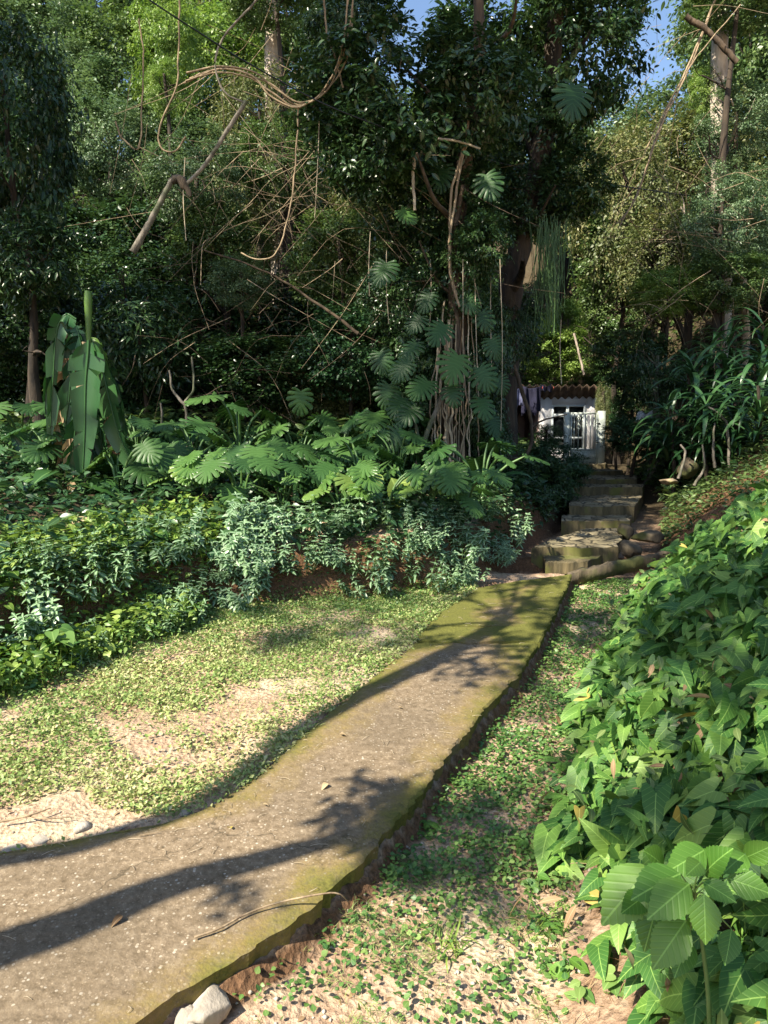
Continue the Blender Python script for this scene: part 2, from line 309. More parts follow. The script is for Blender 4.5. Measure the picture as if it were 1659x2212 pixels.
def spl(pts, n=12):                   # smooth polyline through points
    p = np.array(pts, float); k = len(p)
    if k < 3: return np.array([p[0]+(p[-1]-p[0])*t for t in np.linspace(0, 1, n)])
    q = np.vstack([2*p[0]-p[1], p, 2*p[-1]-p[-2]]); out = []; n_ = n; n = max(n, 3*k)
    for i in range(k-1):
        a, b, c, d = q[i:i+4]
        for t in np.linspace(0, 1, max(2, n//(k-1)), endpoint=(i == k-2)):
            out.append(.5*((2*b)+(-a+c)*t+(2*a-5*b+4*c-d)*t*t+(-a+3*b-3*c+d)*t**3))
    out = np.array(out); u = np.linspace(0, 1, len(out)); return np.stack([np.interp(np.linspace(0, 1, n_), u, out[:, c_]) for c_ in range(3)], -1)

# ---- leaf templates: base at origin, tip along +y, upper face +z, length 1.  Returns verts, tris, leaf coords
def outline(R, fold=.15, curl=.2, mirror_jit=0):
    R = np.array(R, float); k = len(R); wmax = R[:, 0].max()
    my = np.clip(R[:, 1], 0, 1); v = []; lc = []
    z = lambda y: -curl*y*y
    for y in my: v.append((0, y, z(y))); lc.append((0, y, 0))
    for sgn in (1, -1):
        for x, y in R: v.append((sgn*x, y, z(max(y, 0))+fold*x)); lc.append((sgn*x/wmax, y, 0))
    f = []
    for i in range(k-1):
        a, b = i, i+1; r0, r1 = k+i, k+i+1; l0, l1 = 2*k+i, 2*k+i+1
        f += [(a, r0, r1), (a, r1, b), (a, l1, l0), (a, b, l1)]
    v = np.array(v); lc = np.array(lc); f = np.array(f)
    A = v[f]; ar = np.linalg.norm(np.cross(A[:, 1]-A[:, 0], A[:, 2]-A[:, 0]), axis=1); return v, f[ar > 1e-7], lc
def oval(w=.22, n=5, fold=.2, curl=.2, p=.8):
    t = np.linspace(0, 1, n); return outline([(w*math.sin(PI*q**p) if 0 < q < 1 else 0, q) for q in t], fold, curl)
T_tiny = (np.array([(0, 0, 0), (.30, .45, .05), (0, 1, -.1), (-.30, .45, .05)]), np.array([(0, 1, 2), (0, 2, 3)]), np.array([(.5, 0, 0), (1, .5, 0), (.5, 1, 0), (-1, .5, 0)]))
T_oval = oval(.22, 5); T_long = oval(.14, 5, .2, .3); T_round = oval(.42, 6, .15, .15, .75)
T_arrow = outline([(0, 0), (.10, -.16), (.22, -.27), (.32, -.22), (.33, -.05), (.31, .15), (.27, .38), (.18, .62), (.08, .84), (0, 1)], .13, .3)
T_heart = outline([(0, 0), (.16, -.14), (.34, -.14), (.46, .02), (.48, .22), (.40, .48), (.24, .74), (.1, .9), (0, 1)], .2, .3)
def serr():
    R = []; n = 26
    for i in range(n+1):
        q = i/n; x = .33*math.sin(PI*q**.85) if 0 < i < n else 0
        R.append((x*(1.05 if i % 2 else .96), q+(.012 if i % 2 else -.006) if 0 < i < n else q))
    return outline(R, .18, .22)
T_serr = serr()
def monst(nl=7, seed=0):
    r_ = np.random.default_rng(seed); v = []; lc = []; f = []; edges = np.linspace(0, 2.78, nl+1)
    def pt(a, q, k=1.0):
        rt = np.array([0, .02+.66*max(0, 1-a/2.6)**1.1]); c, s_ = math.cos(a), math.sin(a)
        e = np.array([.50*s_*(1+.10*s_), .30+(.70*c if c > 0 else .52*c)]); e[1] -= .10*math.exp(-((a-3.0)/.25)**2)*-1
        return rt+(e-rt)*q*(k if q > .6 else 1)
    for sg in (1, -1):
        for k in range(nl):
            a0, a1 = edges[k], edges[k+1]; am = (a0+a1)/2; kk = 1+r_.uniform(-.06, .05); idx = []
            for q, hw in [(0, .5), (.32, .5), (.46, .42), (.75, .37), (.93, .30), (1.0, .12)]:
                row = []
                for s_ in (-1, 0, 1):
                    x, y = pt(min(2.78, max(0, am+s_*hw*(a1-a0)-.12*q*q*min(1, am/.6))), q, kk); x *= sg
                    row.append(len(v)); v.append((x, y, -.38*x*x-.22*(y-.3)*abs(y-.3)-.035*(s_ != 0)*min(1, q*1.5)+.14*abs(x)+.02*r_.standard_normal()*(q > .8))); lc.append((s_*.9 if s_ else 0.0, q, 0))
                idx.append(row)
            for A, B in zip(idx[:-1], idx[1:]):
                for c in (0, 1):
                    t1, t2 = (A[c], A[c+1], B[c+1]), (A[c], B[c+1], B[c]); f += [t1[::-1], t2[::-1]] if sg > 0 else [t1, t2]
    v, f, lc = np.array(v), np.array(f), np.array(lc); A = v[f]; return v, f[np.linalg.norm(np.cross(A[:, 1]-A[:, 0], A[:, 2]-A[:, 0]), axis=1) > 1e-7], lc
T_mon = [monst(7, 1), monst(8, 2), monst(6, 3)]
def strap(w=.05, n=8, droop=.55):
    v, f, lc = [], [], []
    for i in range(n+1):
        q = i/n; a = droop*1.9*q*q; ww = w*math.sin(PI*min(.98, .12+.88*q)**.9)
        y = q*math.cos(a*.55); z = q*.0-math.sin(a)*q*.55
        for s_ in (-1, 0, 1): v.append((s_*ww, y, z+.35*abs(s_)*ww)); lc.append((s_, q, 0))
    for i in range(n):
        for c in (0, 1): a = i*3+c; f += [(a, a+1, a+4), (a, a+4, a+3)]
    return np.array(v), np.array(f), np.array(lc)
T_strap = strap(); T_grass = strap(.02, 4, .4)
def frames(D, U):
    D = D/np.linalg.norm(D, axis=1)[:, None]; X = np.cross(D, U); X /= np.linalg.norm(X, axis=1)[:, None]+1e-9; Z = np.cross(X, D); return np.stack([X, D, Z], -1)
def leaves(mb, tm, P, D, U, S, rnd):
    P, D, U = (np.atleast_2d(np.asarray(q, float)) for q in (P, D, U)); n = len(P)
    S = np.broadcast_to(np.asarray(S, float), (n,)); rnd = np.broadcast_to(np.asarray(rnd, float), (n,))
    R = frames(D, np.broadcast_to(U, D.shape)); v, f, lc = tm; k = len(v)
    V = np.einsum('nij,kj->nki', R, v)*S[:, None, None]+P[:, None]
    F = f[None]+(np.arange(n)*k)[:, None, None]
    mb.add(V.reshape(-1, 3), F.reshape(-1, 3), np.repeat(rnd, k), np.tile(lc, (n, 1))); return mb
def rdir(n, el0=-.6, el1=.4):
    a = rng.uniform(0, 2*PI, n); e = rng.uniform(el0, el1, n); return np.c_[np.cos(a)*np.cos(e), np.sin(a)*np.cos(e), np.sin(e)]
def rup(n, s=.5): return np.array([0, 0, 1.])+s*rng.standard_normal((n, 3))
def crown_mesh(name, mat, n, R, leaf, tmpl=T_tiny, clumps=60, cs=.16, seed=0, hollow=.55, weep=0):
    global rng; keep = rng; rng = np.random.default_rng(seed)
    c = rng.standard_normal((clumps, 3)); c /= np.linalg.norm(c, axis=1)[:, None]; c *= rng.uniform(hollow, 1, clumps)[:, None]**.7
    wgt = rng.uniform(.4, 1.6, clumps); ci = rng.choice(clumps, n, p=wgt/wgt.sum()); off = rng.standard_normal((n, 3)); off *= (cs*rng.uniform(.5, 1.3, clumps))[ci][:, None]; off[:, 2] *= .65
    P = (c[ci]+off)
    if weep: P[:, 2] -= weep*rng.uniform(0, 1, n)**2*(.5+.5*np.abs(c[ci][:, 0]))
    out = P/np.linalg.norm(P, axis=1)[:, None]; P = P*np.array(R); D = rdir(n, -1.0, .3)+.5*out; U = out*.7+rup(n, .45)
    tone = rng.uniform(0, 1, clumps)
    leaves(MB_ := MB(), tmpl, P, D, U, leaf*rng.uniform(.6, 1.35, n), np.clip(.55*tone[ci]+.45*rng.uniform(0, 1, n), 0, 1)); rng = keep
    return MB_.data(name, mat)
def trunk_mb(base, top, r0, r1, limbs=5, spread=1.5, seed=0, bend=.25, lr=.35, n=9):
    r_ = np.random.default_rng(seed); mb = MB(); base = np.array(base, float); top = np.array(top, float); L = np.linalg.norm(top-base)
    P = [base+(top-base)*t+np.array([*r_.uniform(-bend, bend, 2), 0])*math.sin(PI*t) for t in (0, .33, .66, 1)]; P[0] = base; P = spl(P, 16)
    R = np.linspace(r0, r1, len(P)); R[0] *= 1.5; R[1] *= 1.15; mb.tube(P, R, n, .05)
    for i in range(limbs):
        k = int(len(P)*r_.uniform(.45, .95)); a = r_.uniform(0, 2*PI); e = r_.uniform(.2, 1.1)
        d = np.array([math.cos(a)*math.cos(e), math.sin(a)*math.cos(e), math.sin(e)])*spread*r_.uniform(.6, 1.1)
        q = spl([P[k], P[k]+d*.5+r_.uniform(-.15, .15, 3)*spread, P[k]+d], 8); mb.tube(q, np.linspace(R[k]*lr*1.4, .012, len(q)), 5)
        for j in range(3):
            kk = r_.integers(2, len(q)); d2 = d*.4+r_.uniform(-.5, .5, 3)*spread*.6; mb.tube(spl([q[kk-1], q[kk-1]+d2*.5+r_.uniform(-.1, .1, 3), q[kk-1]+d2], 6), np.linspace(R[k]*lr*.5, .006, 6), 4)
    return mb

# ================================================================== GROUND AND PATH
gx = np.unique(np.concatenate([np.linspace(-90, -12, 28), np.linspace(-12, -4, 50), np.arange(-4, 5.5, .045), np.linspace(5.5, 14, 60), np.linspace(14, 90, 28)]))
gy = np.unique(np.concatenate([np.linspace(-60, -2, 20), np.linspace(-2, .8, 20), np.arange(.8, 9.5, .045), np.arange(9.5, 18, .12), np.linspace(18, 34, 60), np.linspace(34, 140, 40)]))
GX, GY = np.meshgrid(gx, gy, indexing='ij'); GZ = H(GX, GY)
nxg, nyg = GX.shape; i, j = np.meshgrid(np.arange(nxg-1), np.arange(nyg-1), indexing='ij'); a = i*nyg+j
F = np.concatenate([np.stack([a, a+nyg, a+nyg+1], -1).reshape(-1, 3), np.stack([a, a+nyg+1, a+1], -1).reshape(-1, 3)])
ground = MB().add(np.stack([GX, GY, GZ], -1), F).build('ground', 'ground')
slope = np.hypot(np.gradient(GZ, axis=0)/np.gradient(GX, axis=0), np.gradient(GZ, axis=1)/np.gradient(GY, axis=1))
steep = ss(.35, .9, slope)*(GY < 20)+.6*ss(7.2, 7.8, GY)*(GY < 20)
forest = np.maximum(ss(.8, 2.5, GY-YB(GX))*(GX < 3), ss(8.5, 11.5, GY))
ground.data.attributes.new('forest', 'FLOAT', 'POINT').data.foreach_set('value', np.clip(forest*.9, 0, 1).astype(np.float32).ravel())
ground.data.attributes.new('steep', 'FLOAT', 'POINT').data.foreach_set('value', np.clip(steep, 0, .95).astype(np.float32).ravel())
tag(ground, kind='structure')

def slab():
    J = [onplane(1020, 1388)[1], onplane(1030, 1352)[1]]; ymid = lambda u: YL_END+(YR_END-YL_END)*u
    secs = [(.5, J[0]-.024), (J[0]+.024, J[1]-.010), (J[1]+.010, 99)]; mb = MB(); edges = []; fars = []
    nu = 34
    for si, (y0, y1) in enumerate(secs):
        n = int((min(y1, 7.1)-y0)/.018)
        u = np.linspace(0, 1, nu); u = .5-.5*np.cos(PI*u)*(1) ; u = .6*u+.4*np.linspace(0, 1, nu)
        top = np.zeros((n+1, nu, 3)); ed = np.zeros((n+1, nu))
        for k in range(n+1):
            q = k/n; ye = np.minimum(y1, ymid(u)); y = y0+(ye-y0)*q
            if si < 2: y = y+.018*np.sin(u*9+si)+.01*np.sin(u*23)
            xl, xr = XL(y), XR(y)
            xl = xl+.018*nz(y, y*.3, 9)+.012*nz(y, 0*y, 27); xr = xr+.012*nz(y, y*.5, 8, 1)+.010*nz(y, 0*y, 31, 3)+.002*rng.standard_normal(nu)
            x = xl+(xr-xl)*u; top[k] = np.stack([x, y, zp(y)+.004*nz(x, y, 3)+.0015*rng.standard_normal(nu)], -1)
            ed[k] = np.minimum(np.minimum(x-xl, xr-x), ymid(u)-y+.05)
        top[:, 0, 2] -= .012; top[:, -1, 2] -= .010
        bot = top.copy(); bot[..., 2] -= .13; bot[:, -1, 0] -= .03*rng.uniform(.3, 1, n+1)
        N = (n+1)*nu; i, j = np.meshgrid(np.arange(n), np.arange(nu-1), indexing='ij'); a = i*nu+j
        f = [np.stack([a, a+1, a+nu+1], -1).reshape(-1, 3), np.stack([a, a+nu+1, a+nu], -1).reshape(-1, 3)]
        rim = [k*nu for k in range(n+1)], [k*nu+nu-1 for k in range(n+1)], list(range(nu)), [n*nu+c for c in range(nu)]
        V = np.concatenate([top.reshape(-1, 3), bot.reshape(-1, 3)])
        for ri, rr in enumerate(rim):
            A = np.array(rr[:-1]); B = np.array(rr[1:]); t = [np.stack([A, B, B+N], -1), np.stack([A, B+N, A+N], -1)]
            if ri in (1, 2): t = [q[:, ::-1] for q in t]
            f += [q[:, ::-1] for q in t]
        mb.add(V, np.concatenate(f)); edges.append(np.concatenate([ed.ravel()]*2)); fr = ss(4.6, 5.4, top[..., 1])+(.25 if si == 1 else 0); fars.append(np.concatenate([fr.ravel()]*2))
    o = mb.build('path', 'slab'); o.data.set_sharp_from_angle(angle=math.radians(40))
    o.data.attributes.new('edge', 'FLOAT', 'POINT').data.foreach_set('value', np.concatenate(edges).astype(np.float32))
    o.data.attributes.new('far', 'FLOAT', 'POINT').data.foreach_set('value', np.clip(np.concatenate(fars), 0, 1.2).astype(np.float32))
    tag(o, kind='structure')
slab()

# ================================================================== STAIRS, KERB, ROCKS
def blk(mb, c, l, r, y0, y1, zb, zt, skew=0, jag=.02):
    """one step: front edge from l to r at y0, back at y1; subdivided and roughened"""
    nx, ny = 26, max(6, int((y1-y0)/.06)); top = np.zeros((ny+1, nx+1, 3))
    for a_ in range(ny+1):
        for b_ in range(nx+1):
            u, q = b_/nx, a_/ny; x = l[0]+(r[0]-l[0])*u if q == 0 else (l[0]*(1-q)+l[1]*q)*(1-u)+(r[0]*(1-q)+r[1]*q)*u
            top[a_, b_] = (x, y0+(y1-y0)*q+skew*u, zt[0]*(1-q)+zt[1]*q)
    top[..., 2] += .012*nz(top[..., 0], top[..., 1], 6)+.004*rng.standard_normal(top.shape[:2]); top[0, :, 1] += jag*nz(top[0, :, 0], top[0, :, 0]*0, 9)+.25*jag*rng.standard_normal(nx+1); top[0, :, 2] -= .012
    top[:, 0, 0] += jag*nz(top[:, 0, 1], top[:, 0, 1]*0, 8); top[:, -1, 0] += 1.5*jag*nz(top[:, -1, 1], top[:, -1, 1]*0, 8, 2)
    W = nx+1; N = (ny+1)*W; bot = top.copy(); bot[..., 2] = zb; mid = top.copy(); mid[..., 2] = top[..., 2]*.5+zb*.5; mid[0, :, 1] += .015*rng.standard_normal(W)
    i, j = np.meshgrid(np.arange(ny), np.arange(nx), indexing='ij'); a = i*W+j
    f = [np.stack([a, a+1, a+W+1], -1).reshape(-1, 3), np.stack([a, a+W+1, a+W], -1).reshape(-1, 3)]
    return top, mid, bot, f, N, W, ny, nx
stairs = empty('stone_stairs', (2.0, 7.6, .45), 'crooked mossy stone stairs climbing from the path to the white gate', 'stairs')
inv = np.array(stairs.location)
# X left, X right (photo), y front, y back, top front, top back, bottom
ST = [((1154, 1335), (1268, 1353), 7.8, 9.12, .63, .70, .36), ((1215, 1361), (1215, 1366), 9.1, 9.85, .80, .80, .5), ((1230, 1372), (1235, 1388), 9.8, 11.45, .93, .98, .6),
      ((1240, 1386), (1240, 1390), 11.4, 12.25, 1.12, 1.12, .8), ((1230, 1374), (1220, 1374), 12.2, 13.55, 1.215, 1.23, .9), ((1215, 1345), (1215, 1310), 13.5, 15.05, 1.32, 1.32, 1.0), ((1212, 1308), (1212, 1306), 15.0, 16.6, 1.425, 1.42, 1.1)]
for (f0, f1), (b0, b1), y0, y1, z0, z1, zb in ST:
    xw = lambda X, y: (X-829.5)/1598*y
    mb = MB(); top, mid, bot, f, N, W, ny, nx = blk(mb, None, (xw(f0, y0), xw(b0, y1)), (xw(f1, y0), xw(b1, y1)), y0, y1, zb, (z0, z1))
    st = mb.add(top.reshape(-1, 3)-inv, np.concatenate(f)).build('step', 'stone', stairs)
    rm = MB()
    for rr, flip in (([k*W for k in range(ny+1)], 1), ([k*W+nx for k in range(ny+1)], 0), (list(range(W)), 0)):
        V = np.concatenate([q.reshape(-1, 3)[rr] for q in (top, mid, bot)]); n = len(rr); A = np.arange(n-1)
        t = np.concatenate([np.stack([A+o_, A+1+o_, A+1+n+o_], -1) for o_ in (0, n)]+[np.stack([A+o_, A+1+n+o_, A+n+o_], -1) for o_ in (0, n)])
        rm.add(V-inv, t if flip else t[:, ::-1])
    rm.build('riser', 'riser', st, smooth=False)
mb = MB(); P = [(xw2, y) for xw2, y in ()]
top, mid, bot, f, N, W, ny, nx = blk(mb, None, ((1181-829.5)/1598*7.42, (1178-829.5)/1598*7.8), ((1272-829.5)/1598*7.42, (1300-829.5)/1598*7.8), 7.42, 7.79, .40, (.525, .53))
mb.add(top.reshape(-1, 3), np.concatenate(f))
for rr, flip in (([k*W for k in range(ny+1)], 1), ([k*W+nx for k in range(ny+1)], 0), (list(range(W)), 0)):
    V = np.concatenate([q.reshape(-1, 3)[rr] for q in (top, bot)]); n = len(rr); A = np.arange(n-1); t = np.concatenate([np.stack([A, A+1, A+1+n], -1), np.stack([A, A+1+n, A+n], -1)]); mb.add(V, t if flip else t[:, ::-1])
tag(mb.build('doorstep_slab', 'riser'), 'low brown slab lying between the end of the path and the first stair', 'step')

def rock(name, c, r, label, mat='rock', seed=0, flat=.7, sub=3, cat='rock', group=None):
    import bmesh
    bm = bmesh.new(); bmesh.ops.create_icosphere(bm, subdivisions=sub, radius=1); r_ = np.random.default_rng(seed); ks = r_.uniform(-1, 1, (9, 3)); ks /= np.linalg.norm(ks, axis=1)[:, None]; th = r_.uniform(.55, .9, 9)
    V = np.array([v.co[:] for v in bm.verts]); V *= 1+.10*r_.standard_normal(len(V))[:, None]*(sub > 2)
    for k_, t_ in zip(ks, th):
        d = V@k_; V = V-np.clip(d-t_, 0, 9)[:, None]*k_
    V += .03*np.c_[nz(V[:, 0], V[:, 1], 5), nz(V[:, 1], V[:, 2], 5), nz(V[:, 2], V[:, 0], 5)]; V *= np.array([r, r*.85, r*flat])
    Fc = [[v.index for v in f.verts] for f in bm.faces]; bm.free(); o = MB().add(V, Fc).build(name, mat, smooth=False); o.location = [float(q) for q in c]; o.rotation_euler[2] = seed; return tag(o, label, cat, group)
# mossy beam retaining the earth beside the stairs
p0, p1, p2 = at(1228, 1243, 7.15), at(1320, 1222, 7.3), at(1440, 1196, 7.55)
kb = MB(); P = spl([p0, p1, p2, at(1530, 1170, 7.7)], 60); n = len(P)
for i_ in range(n-1):
    pass
sec = [(-.05, -.10), (-.055, .01), (-.03, .03), (.03, .028), (.055, .01), (.06, -.10)]; V = []
for i_, q in enumerate(P):
    for a_, b_ in sec: V.append(q+np.array([0, a_*(1+.3*nz(q[0]*3, a_*40, 3)), b_+.018*nz(q[0]*3, b_*30, 4)+.003*rng.standard_normal()]))
m = len(sec); f = [(i_*m+k, i_*m+(k+1) % m, (i_+1)*m+(k+1) % m) for i_ in range(n-1) for k in range(m)]+[(i_*m+k, (i_+1)*m+(k+1) % m, (i_+1)*m+k) for i_ in range(n-1) for k in range(m)]+[(0, k+1, k) for k in range(1, m-1)]
tag(kb.add(V, f).build('kerb_beam', 'rockdark'), 'long dark mossy beam edging the earth right of the path end', 'kerb')
rock('rock', at(1360, 1185, 7.75), .13, 'dark broken lump of mortar at the right end of the first stair', 'rockdark', 3, .8)
rock('rock', at(1352, 1150, 8.6), .12, 'dark jagged stone beside the back of the first stair', 'rockdark', 5, .9)
rock('rock', at(1483, 1012, 10.3), .17, 'large rounded brown rock under the strap-leaved plants', 'rockdark', 7, .9)
rock('rock', at(1447, 1040, 9.6), .17, 'flat grey stone lying in the earth right of the stairs', 'rock', 8, .3)
rock('rock', at(1400, 1160, 8.2), .22, 'long flat stone set in the red earth right of the stairs', 'rockdark', 11, .35)
rock('rock', ong(450, 2195)+[0, 0, .03], .085, 'white broken stone against the slab edge at the bottom of the picture', 'limestone', 4, .6)
rock('rock', ong(395, 2208)+[0, 0, .01], .05, 'small white stone left of the big one at the slab edge', 'limestone', 9, .6)

# ================================================================== HUT, GATE, LAUNDRY
XW = lambda X, y: (X-829.5)/1598*y
ZW = lambda Y, y: at(829.5, Y, y)[2]
hut = empty('hut', (4.3, 17.5, 1.38), 'small white hut with a corrugated roof behind the gate', 'hut'); h0 = np.array(hut.location)
yf = 17.5; xl_, xr_ = XW(1163.8, yf), XW(1287, yf); zt = ZW(856, yf)
wx0, wx1 = XW(1189, yf), XW(1261.5, yf); wz1, wz0 = ZW(875, yf), ZW(971, yf)
mb = MB()
for x0, x1, z0, z1 in ((xl_, wx0, 1.3, zt), (wx1, xr_, 1.3, zt), (wx0, wx1, wz1, zt), (wx0, wx1, 1.3, wz0)): mb.box(np.array([(x0+x1)/2, yf+.06, (z0+z1)/2])-h0, (x1-x0, .12, z1-z0))
mb.box(np.array([xr_-.06, yf+1.45, (1.3+zt)/2-.15])-h0, (.12, 2.66, zt-1.6)); mb.box(np.array([(xl_+xr_)/2, yf+2.7, 2.0])-h0, (xr_-xl_-.3, .1, 1.3))
wall = mb.build('wall', 'white', hut, False)
mb = MB(); mb.box(np.array([xl_+.05, yf+1.0, (1.3+zt)/2-.06])-h0, (.1, 1.74, zt-1.42)); mb.box(np.array([(2.5+xl_)/2, yf+1.95, 2.1])-h0, (xl_-2.5, .12, 1.6)); mb.build('side_wall', 'pink', hut, False)
win = MB(); yw = yf+.02; fw = .045; xm = XW(1223, yf)
rows = [(ZW(879, yf), ZW(893.5, yf)), (ZW(901.5, yf), ZW(943.5, yf)), (ZW(949, yf), ZW(970, yf))]
win.box(np.array([wx0+fw/2, yw, (wz0+wz1)/2])-h0, (fw, .08, wz1-wz0)); win.box(np.array([wx1-fw/2, yw, (wz0+wz1)/2])-h0, (fw, .08, wz1-wz0)); win.box(np.array([xm, yw, (wz0+wz1)/2])-h0, (.06, .083, wz1-wz0))
for z_, t_ in ((wz1-.02, .04), ((rows[0][1]+rows[1][0])/2, .075), ((rows[1][1]+rows[2][0])/2, .05), (wz0+.015, .03)): win.box(np.array([(wx0+wx1)/2, yw-.002, z_])-h0, (wx1-wx0-.01, .07, t_))
wo = win.build('window', 'winframe', hut, False)
MB().box(np.array([(wx0+wx1)/2, yf+.05, (wz0+wz1)/2])-h0, (wx1-wx0-.02, .01, wz1-wz0-.02)).build('pane', 'glass', wo, False)
# corrugated roof: high front edge, falling towards the back
nx = 260; xa, xb = XW(1080, 16.8), XW(1319, 16.8); rx = np.linspace(xa, xb, nx); wv = .028*np.sin(rx*2*PI/.165)
V = []
for q in (0, .095, .4, .7, 1):
    y = 16.85+q*3.7; z = ZW(833, 16.85)-.30*q*3.9*.9; z = ZW(833, 17.15)-(.20 if q else 0)*1-.13*(y-16.85)
    y += .30; V_y = y
    for s_ in (0, -.014): V += [(x, y+.02*math.sin(x*3), z+wv_+s_) for x, wv_ in zip(rx, wv)]
V = np.array(V).reshape(5, 2, nx, 3); f = []
idx = np.arange(5*2*nx).reshape(5, 2, nx)
for q in range(4):
    for s_, fl in ((0, 0), (1, 1)):
        A, B, C, D_ = idx[q, s_, :-1], idx[q, s_, 1:], idx[q+1, s_, 1:], idx[q+1, s_, :-1]; t = np.concatenate([np.stack([A, B, C], -1), np.stack([A, C, D_], -1)]); f.append(t[:, ::-1] if fl else t)
A, B, C, D_ = idx[0, 0, :-1], idx[0, 0, 1:], idx[0, 1, 1:], idx[0, 1, :-1]; f.append(np.concatenate([np.stack([A, C, B], -1), np.stack([A, D_, C], -1)]))
MB().add(V.reshape(-1, 3)-h0, np.concatenate(f)).build('roof', 'rooft', hut)

gate = empty('garden_gate', (XW(1260, 15.3), 15.3, 1.40), 'low white metal gate with vertical bars and a solid lower panel', 'gate'); g0 = np.array(gate.location); yg = 15.3
zg = lambda Y: ZW(Y, yg)
for a_, b_, t_ in ((1216.5, 1227.5, 891), (1288.5, 1302.8, 888)):
    MB().box(np.array([XW((a_+b_)/2, yg), yg, (1.36+zg(t_))/2])-g0, (XW(b_, yg)-XW(a_, yg), .12, zg(t_)-1.36)).build('post', 'gate', gate, False)
x0, x1 = XW(1229.5, yg), XW(1287, yg)
fr = MB()
for z_, t_ in ((zg(893), .03), (zg(971), .03)): fr.box(np.array([(x0+x1)/2, yg-.02, z_])-g0, (x1-x0, .035, t_))
for x_ in (x0+.015, x1-.012): fr.box(np.array([x_, yg-.02, (zg(893)+zg(1000))/2])-g0, (.03, .037, zg(893)-zg(1000)+.02))
fr.build('frame', 'gate', gate, False)
for k, X in enumerate((1237.5, 1246.5, 1255.3, 1264, 1272.3, 1280.3)):
    b = MB().box(np.array([XW(X, yg), yg-.02, (zg(894.5)+zg(969.5))/2])-g0, (.016, .016, zg(894.5)-zg(969.5)))
    if k == 1:
        for zc in (zg(905), zg(922)):
            th = np.linspace(0, 2*PI, 15); b.tube(np.c_[XW(X, yg)+.035*np.cos(th)-g0[0], np.full(15, yg-.035-g0[1]), zc+.05*np.sin(th)-g0[2]], .006, 5)
    b.build('bar', 'gate', gate, False)
MB().box(np.array([(x0+x1)/2, yg-.02, (zg(972.5)+zg(1000))/2])-g0, (x1-x0-.055, .012, zg(972.5)-zg(1000))).build('panel', 'gate', gate, False)
for Y in (915, 956): MB().box(np.array([XW(1287.5, yg), yg-.066, zg(Y)])-g0, (.07, .02, .018)).build('hinge', 'cable', gate, False)

def cloth(name, X0, X1, d, Ytop, Ybot, mat, label, seed=0):
    r_ = np.random.default_rng(seed); nx, nz_ = 40, 16; V = np.zeros((nz_+1, nx+1, 3)); x0, x1 = XW(X0, d), XW(X1, d)
    yb = crv([(i_/6, ZW(Ybot+(Ytop-Ybot)*r_.uniform(0, .45), d)) for i_ in range(7)])
    for b_ in range(nx+1):
        u = b_/nx; zt_ = ZW(Ytop, d)-.10*math.sin(PI*u)*.6
        for a_ in range(nz_+1):
            q = a_/nz_; V[a_, b_] = (x0+(x1-x0)*(u+.03*q*math.sin(u*20)), d+.05*math.sin(u*11+seed)*(.3+q)+.012*math.sin(u*23), zt_+(yb(u)-zt_)*q)
    W = nx+1; i, j = np.meshgrid(np.arange(nz_), np.arange(nx), indexing='ij'); a = i*W+j
    f = np.concatenate([np.stack([a, a+1, a+W+1], -1).reshape(-1, 3), np.stack([a, a+W+1, a+W], -1).reshape(-1, 3)])
    o = MB().add(V, f).build(name, mat); s_ = o.modifiers.new('thickness', 'SOLIDIFY'); s_.thickness = .006; return tag(o, label, 'cloth')
tag(MB().tube(spl([at(1060, 836, 16.3), at(1140, 835, 16.3), at(1200, 828, 16.3)], 12), .005, 5).build('clothesline', 'cable'), 'thin line strung before the hut roof with laundry on it', 'clothesline')
cloth('hanging_cloth', 1124, 1165, 16.3, 833, 902, 'navy', 'long dark navy cloth drooping from the line beside the hut corner', 3)
cloth('hanging_cloth', 1084, 1125, 16.3, 836, 884, 'palecloth', 'pale blue patterned cloth on the left end of the line', 5)
cloth('hanging_cloth', 1165, 1187, 16.3, 829, 852, 'navy', 'short dark garment bunched on the right end of the line', 8)
for X in (1172, 1196): tag(MB().box(at(X, 838, 16.25), (.012, .012, .05)).build('clothes_peg', 'red'), 'red peg over the short dark garment' if X < 1180 else 'red tag on the line end before the roof edge', 'peg')
mb = MB(); tp = [at(1378, 893, 13.5), at(1412, 890, 13.5), at(1405, 907, 13.2), at(1372, 908, 13.2)]
N_ = 10; V = [[tp[0]*(1-u)*(1-v)+tp[1]*u*(1-v)+tp[2]*u*v+tp[3]*(1-u)*v+np.array([0, 0, .04*math.sin(u*9+v*4)]) for u in np.linspace(0, 1, N_)] for v in np.linspace(0, 1, N_)]
i, j = np.meshgrid(np.arange(N_-1), np.arange(N_-1), indexing='ij'); a = i*N_+j
o = mb.add(np.array(V), np.concatenate([np.stack([a, a+1, a+N_+1], -1).reshape(-1, 3), np.stack([a, a+N_+1, a+N_], -1).reshape(-1, 3)])).build('plastic_sheet', 'tarp'); tag(o, 'small white plastic sheet among dark shrubs right of the gate', 'sheet'); o.modifiers.new('t', 'SOLIDIFY').thickness = .01

exec_after = []
ORD = ['first', 'second', 'third', 'fourth', 'fifth', 'sixth', 'seventh', 'eighth', 'ninth', 'tenth', 'eleventh', 'twelfth', 'thirteenth', 'fourteenth', 'fifteenth', 'sixteenth', 'seventeenth', 'eighteenth', 'nineteenth', 'twentieth']
